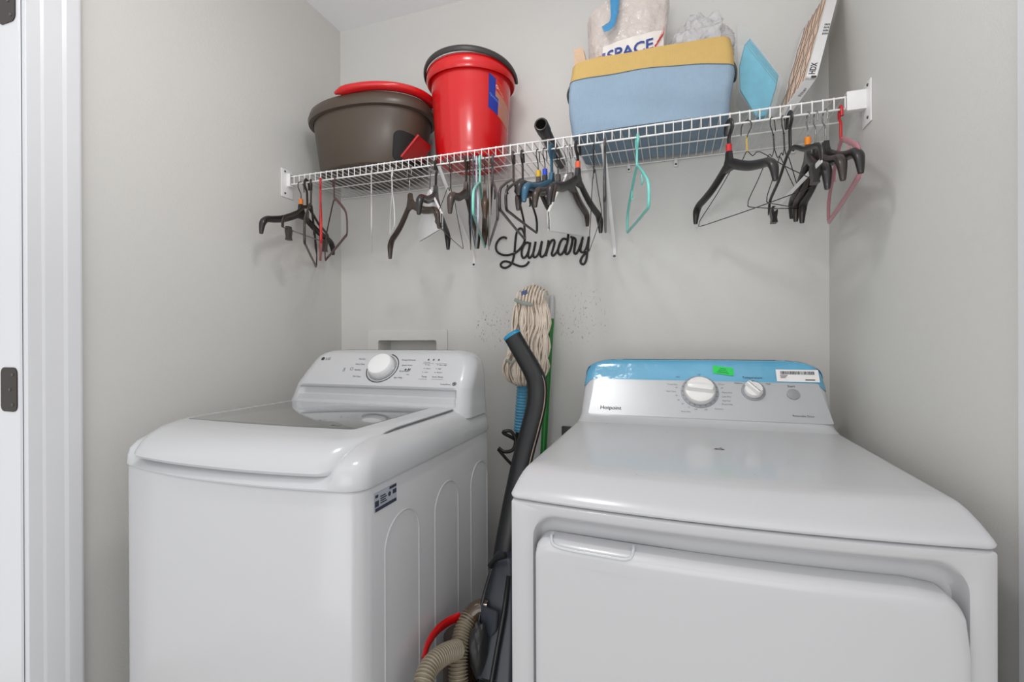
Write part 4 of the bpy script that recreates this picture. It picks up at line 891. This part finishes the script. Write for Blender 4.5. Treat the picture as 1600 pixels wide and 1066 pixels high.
# ------------------------------------------------------------------ hangers
RZ = SZ-.033; RY = SY+.0015; RR = .0028
def hmat(c, rough=.35, alpha=1): return mat('hanger_%d_%d_%d_%d' % (*c, int(alpha*100)), rgb(*c), rough, alpha=alpha, coat=.15)
m_chrome = mat('hook_steel', rgb(150, 150, 150), .25, .9); m_darkwire = mat('wire_dark', rgb(64, 60, 58), .35, .7)
G_H = 'clothes hangers hanging from the shelf front rail'
def hook_path(side, rh, neck, lean=0):
    P = [(side*rh*1.05, 0, -rh*2.0)]
    for k in range(0, 11):
        a = lerp(radians(-8), radians(180), k/10); P.append((side*rh*cos(a), 0, -rh+rh*sin(a)))
    P += [(-side*rh*.95, 0, -rh*1.55), (-side*rh*.35, 0, -rh*2.2), (0, 0, -rh*2.9), (0, 0, neck)]
    return P
def hanger(kind, X, phi, tau, W, drop, side, label, col=(34, 31, 30), hook=None, ring=None, neck=None, name=None, alpha=1, rough=.35):
    m = hmat(col, rough, alpha); hr = .0072 if hook == 'plastic' else (.0062 if kind == 'clip' else (.0017 if kind in ('suit', 'wire', 'cape') else .0040))
    t = thing(name or {'suit': 'suit_hanger', 'tube': 'tube_hanger', 'wire': 'wire_hanger', 'cape': 'wire_hanger', 'clip': 'clip_hanger', 'flat': 'slim_hanger'}[kind], label, 'hanger', (X, RY, RZ+RR+hr), G_H)
    t.rotation_euler = (0, 0, radians(phi))
    nk = neck or {'suit': -.105, 'tube': -.092, 'wire': -.085, 'cape': -.085, 'clip': -.10, 'flat': -.085}[kind]
    T = Matrix.Rotation(radians(-tau), 3, 'Y'); tf = lambda P: [T @ Vector(p) for p in P]
    rh = .017
    def add(nm, bm, mm, sm=60): return obj(nm, bm, mm, t, sm, world=False)
    if kind == 'suit':
        hp = hook_path(side, rh, nk+.012)
        if hook == 'plastic': add('hook', tube(tf(smoothpath(hp, 2)), (.0040, .0072), 8), m)
        else: add('hook', tube(tf(smoothpath(hp, 2)), .0017, 7), m_chrome if hook == 'steel' else m_darkwire)
        half = [(0, -.016), (.02, -.020), (.055, -.036), (.10, -.054), (.145, -.066), (.180, -.074), (.198, -.088), (.204, -.108), (.206, -.125)]
        sc = W/.206; dz = (drop+nk)/.125
        pts = [(-x*sc, 0, nk+z*dz) for x, z in half[:0:-1]]+[(x*sc, 0, nk+z*dz) for x, z in half]
        sp = smoothpath(pts, 4); n = len(sp)
        def rf(s):
            a = abs(2*s-1); ry = lerp(.006, .0115, min(1, a*1.35)); rz = lerp(.0150, .0108, min(1, a*1.5))
            if a > .75: q = 1-(a-.75)/.25*.5; ry *= q; rz *= q
            return (ry, rz)
        bm = bmesh.new(); sweep(bm, tf(sp), rf, 12)
        # neck block and web
        blk = [[(-.008, nk+.020), (.008, nk+.020)], [(-.011, nk+.002), (.011, nk+.002)], [(-.021, nk-.016), (.021, nk-.016)], [(-.034, nk-.034), (.034, nk-.034)]]
        for a in (-1,): pass
        R = []
        for (x0, z0), (x1, _) in blk: R.append(tf([(x0, -.006, z0), (x1, -.006, z0), (x1, .006, z0), (x0, .006, z0)]))
        loft(bm, R); add('hanger_body', bm, m)
        if ring: add('size_ring', tube(tf([(0, 0, nk+.040), (0, 0, nk+.020)]), (.0078, .0078), 12), hmat(ring, .5))
    elif kind in ('tube', 'flat'):
        r = (.0042 if alpha == 1 else (.0045, .0075)) if kind == 'tube' else (.0022, .0065)
        hp = hook_path(side, rh*.95, nk)
        add('hook', tube(tf(smoothpath(hp, 2)), .0036 if kind == 'tube' else (.0022, .0055), 8), m)
        L_ = [(0, 0, nk), (W*.30, 0, nk-(drop+nk)*.14), (W*.86, 0, nk-(drop+nk)*.52), (W*.985, 0, nk-(drop+nk)*.70), (W, 0, nk-(drop+nk)*.86), (W*.97, 0, -drop), (W*.80, 0, -drop-.002), (0, 0, -drop-.003)]
        loop = L_+[(-x, y, z) for x, y, z in L_[-2:0:-1]]
        add('hanger_body', tube(tf(smoothpath(loop, 3, True)), r, 8, closed=True), m)
        if kind == 'tube':
            for s in (-1, 1):
                b = bmesh.new(); sweep(b, tf([(s*W*.45, 0, nk-(drop+nk)*.30), (s*W*.50, 0, nk-(drop+nk)*.45), (s*W*.44, 0, nk-(drop+nk)*.47)]), .0026, 6); add('strap_hook', b, m)
    elif kind in ('wire', 'cape'):
        hp = hook_path(side, rh, nk+.04); mw = m_darkwire if kind == 'wire' else m_chrome
        add('hook', tube(tf(smoothpath(hp, 2)), .0013, 6), mw)
        b = bmesh.new()
        for ph in (0, pi): sweep(b, tf([(.0015*cos(ph+k*.9), .0015*sin(ph+k*.9), lerp(nk+.042, nk, k/24)) for k in range(25)]), .0011, 5)
        add('twisted_stem', b, mw if not ring else hmat(ring, .5))
        L_ = [(0, 0, nk), (W*.10, 0, nk-.020), (W*.22, 0, nk-.018), (W*.6, 0, nk-(drop+nk)*.52), (W*.95, 0, nk-(drop+nk)*.86), (W, 0, nk-(drop+nk)*.95), (W*.97, 0, -drop), (W*.5, 0, -drop-.002), (0, 0, -drop-.003)]
        loop = L_+[(-x, y, z) for x, y, z in L_[-2:0:-1]]
        add('wire_frame', tube(tf(smoothpath(loop, 3, True)), .0012, 6, closed=True), mw)
        if kind == 'cape':
            b = bmesh.new(); K = [(-.012, nk-.004), (.012, nk-.004), (W*.98, nk-(drop+nk)*.74), (W*.985, -drop-.006), (-W*.985, -drop-.006), (-W*.98, nk-(drop+nk)*.74)]
            loft(b, [tf([(x, -.0035, z) for x, z in K]), tf([(x, -.0028, z) for x, z in K])]); loft(b, [tf([(x, .0028, z) for x, z in K]), tf([(x, .0035, z) for x, z in K])])
            for s in (-1, 1): sweep(b, tf([(s*.012, 0, nk-.003), (s*W*.98, 0, nk-(drop+nk)*.73)]), (.004, .002), 6)
            o_ = add('paper_cape', b, m, 20)
    elif kind == 'clip':
        hp = hook_path(side, rh, nk); add('hook', tube(tf(smoothpath(hp, 2)), (.0038, .0062), 8), m)
        b = bmesh.new(); sweep(b, tf(smoothpath([(-W, 0, -drop+.02), (-W*.93, 0, nk-.075), (-W*.5, 0, nk-.045), (0, 0, nk), (W*.5, 0, nk-.045), (W*.93, 0, nk-.075), (W, 0, -drop+.02)], 4)), (.0035, .0065), 8)
        add('hanger_body', b, m)
        b = bmesh.new(); sweep(b, tf([(-W, 0, -drop+.02), (W, 0, -drop+.02)]), (.002, .007) if ring else .0022, 8); add('trouser_bar', b, hmat(ring) if ring else m_chrome)
        for s in (-.78, .78):
            b = bmesh.new(); x = W*s
            R = [tf([(x-.010, -d, z), (x+.010, -d, z), (x+.010, d, z), (x-.010, d, z)]) for z, d in ((-drop+.030, .006), (-drop+.015, .009), (-drop-.005, .006), (-drop-.018, .008))]
            loft(b, R); add('clip', b, m)
    return t
K_ = (34, 31, 30); KB = (52, 43, 38); BR = (62, 50, 42)
H = [
 ('suit', -1.322, 96, 0, .205, .24, 1, 'black contoured suit hanger with orange size ring, closest to left wall', dict(ring=(226, 122, 40))),
 ('tube', -1.275, 126, -3, .20, .285, 1, 'black tube hanger just left of the bright red hanger', dict(col=KB)),
 ('tube', -1.232, 131, 0, .20, .27, 1, 'bright red thin hanger near the left end of the rail', dict(col=(196, 30, 36))),
 ('clip', -1.295, 104, 2, .17, .23, 1, 'dark hanger with clips bunched behind the orange-ringed one', dict(col=KB)),
 ('flat', -1.172, 140, -4, .20, .265, 1, 'dark maroon hanger just right of the bright red hanger', dict(col=(74, 42, 42))),
 ('flat', -1.010, 125.2, 0, .20, .25, 1, 'white slim hanger seen edge-on below the brown bucket', dict(col=(226, 224, 222))),
 ('flat', -.925, 128, 0, .085, .215, -1, 'short white hanger with pale green neck below the bucket', dict(col=(232, 232, 230))),
 ('suit', -.857, -36, 5, .205, .275, 1, 'dark brown suit hanger turned to face the room, arms spread wide', dict(col=BR, neck=-.115, hook='steel')),
 ('cape', -.775, 130, 5, .195, .235, 1, 'wire hanger under a bright white paper cape near brown hanger', dict(col=(250, 250, 250))),
 ('suit', -.752, 104, -4, .20, .25, -1, 'black plastic suit hanger right beside the white paper cape', dict(hook='plastic', col=K_)),
 ('wire', -.698, 103, 0, .20, .255, 1, 'bare dark wire hanger below the red bucket left side', {}),
 ('suit', -.640, 101, -4, .195, .255, 1, 'glossy brown suit hanger at left of the mint cluster', dict(col=BR, hook='plastic')),
 ('flat', -.628, 113, 0, .20, .26, 1, 'black slim hanger left of the slate blue one under red bucket', dict(col=K_)),
 ('flat', -.616, 111.5, 2, .20, .26, 1, 'slate blue slim hanger in the cluster under the red bucket', dict(col=(92, 116, 134))),
 ('tube', -.604, 114, 0, .20, .26, -1, 'lavender grey tube hanger in the cluster under red bucket', dict(col=(176, 180, 190))),
 ('tube', -.592, 107, -3, .20, .25, 1, 'mint green tube hanger in the cluster under the red bucket', dict(col=(132, 208, 192))),
 ('suit', -.575, 112, 0, .19, .25, 1, 'brown suit hanger with gold glint right of the mint cluster', dict(col=(70, 52, 40), neck=-.11)),
 ('flat', -.560, 112, -2, .20, .26, 1, 'beige grey slim hanger at the right edge of mint cluster', dict(col=(176, 168, 158))),
 ('tube', -.548, 115, 0, .20, .255, 1, 'dark grey hanger, last of the cluster under the red bucket', dict(col=(74, 70, 70))),
 ('tube', -.476, 97, 0, .20, .235, 1, 'black hanger directly above the first letter of the sign', dict(col=KB)),
 ('tube', -.446, 93, 3, .20, .225, 1, 'second black hanger above the letter L of the sign', dict(col=K_)),
 ('suit', -.372, 84, 0, .205, .205, 1, 'black suit hanger with royal blue size ring above the sign', dict(ring=(36, 66, 190))),
 ('suit', -.395, 88, 4, .20, .225, 1, 'dark suit hanger with yellow size ring above the sign', dict(ring=(220, 180, 40), col=KB)),
 ('suit', -.350, 82, 0, .205, .228, 1, 'steel blue suit hanger in the crowd above the sign', dict(col=(46, 92, 116), hook='plastic')),
 ('suit', -.332, 84, 4, .205, .222, 1, 'brown suit hanger in the crowd right of the steel blue one', dict(col=BR)),
 ('cape', -.305, 84, 9, .20, .262, 1, 'wire hanger with wide pale grey paper cape over the sign', dict(col=(248, 247, 244))),
 ('suit', -.290, 86, 3, .20, .215, 1, 'brown black suit hanger with metal hook behind orange-ringed one', dict(col=BR, hook='steel')),
 ('suit', -.268, 78, 0, .20, .24, 1, 'large black plastic suit hanger with orange-red neck ring by the tube', dict(ring=(226, 96, 60), hook='plastic', neck=-.10)),
 ('wire', -.220, 104, -3, .195, .29, 1, 'thin dark wire hanger reaching down to the sign last letter', {}),
 ('tube', -.186, 97, 0, .195, .235, 1, 'dark grey tube hanger left of the aqua one below blue bin', dict(col=(66, 62, 62))),
 ('tube', -.092, 103, 3, .19, .25, 1, 'aqua green tube hanger alone below the blue fabric bin', dict(col=(120, 206, 196))),
 ('suit', .155, -68, 0, .208, .235, -1, 'big black plastic suit hanger with red size ring right of bin', dict(ring=(206, 30, 40), hook='plastic')),
 ('wire', .198, -50, 2, .185, .245, -1, 'wire hanger with yellow beaded stem behind big black hanger', dict(ring=(222, 190, 90))),
 ('wire', .262, 60, 10, .20, .24, 1, 'left of two bare wire hangers below the air filter', {}),
 ('wire', .288, 66, 10, .20, .235, 1, 'right of two bare wire hangers below the air filter', {}),
 ('clip', .303, -84, 4, .19, .235, -1, 'black plastic hanger with clips and pale bar below air filter', dict(col=K_, ring=(214, 212, 208))),
 ('suit', .347, -92, -4, .200, .245, 1, 'black suit hanger with orange disc on its steel hook', dict(hook='steel', ring=(236, 140, 30))),
 ('suit', .364, -89, 0, .195, .245, 1, 'black suit hanger, middle of three with plain steel hooks', dict(hook='steel', col=KB)),
 ('suit', .385, -86, 3, .19, .245, 1, 'black suit hanger next left of the red hooked hanger', dict(hook='steel')),
 ('tube', .420, -96, 4, .180, .25, 1, 'hanger with red hook and pale pink body at right end', dict(col=(212, 140, 150), alpha=.62)),
]
for kind, X, phi, tau, W, dr_, sd_, lab_, kw in H:
    hg = hanger(kind, X, phi, tau, W, dr_, sd_, lab_, **kw)
    if 'pale pink' in lab_:
        for c in hg.children:
            if c.name.startswith('hook'): c.data.materials[0] = hmat((190, 22, 30)); c['label'] = 'red hook'
for o in bpy.data.objects:
    if '_base' in o.keys(): del o['_base']
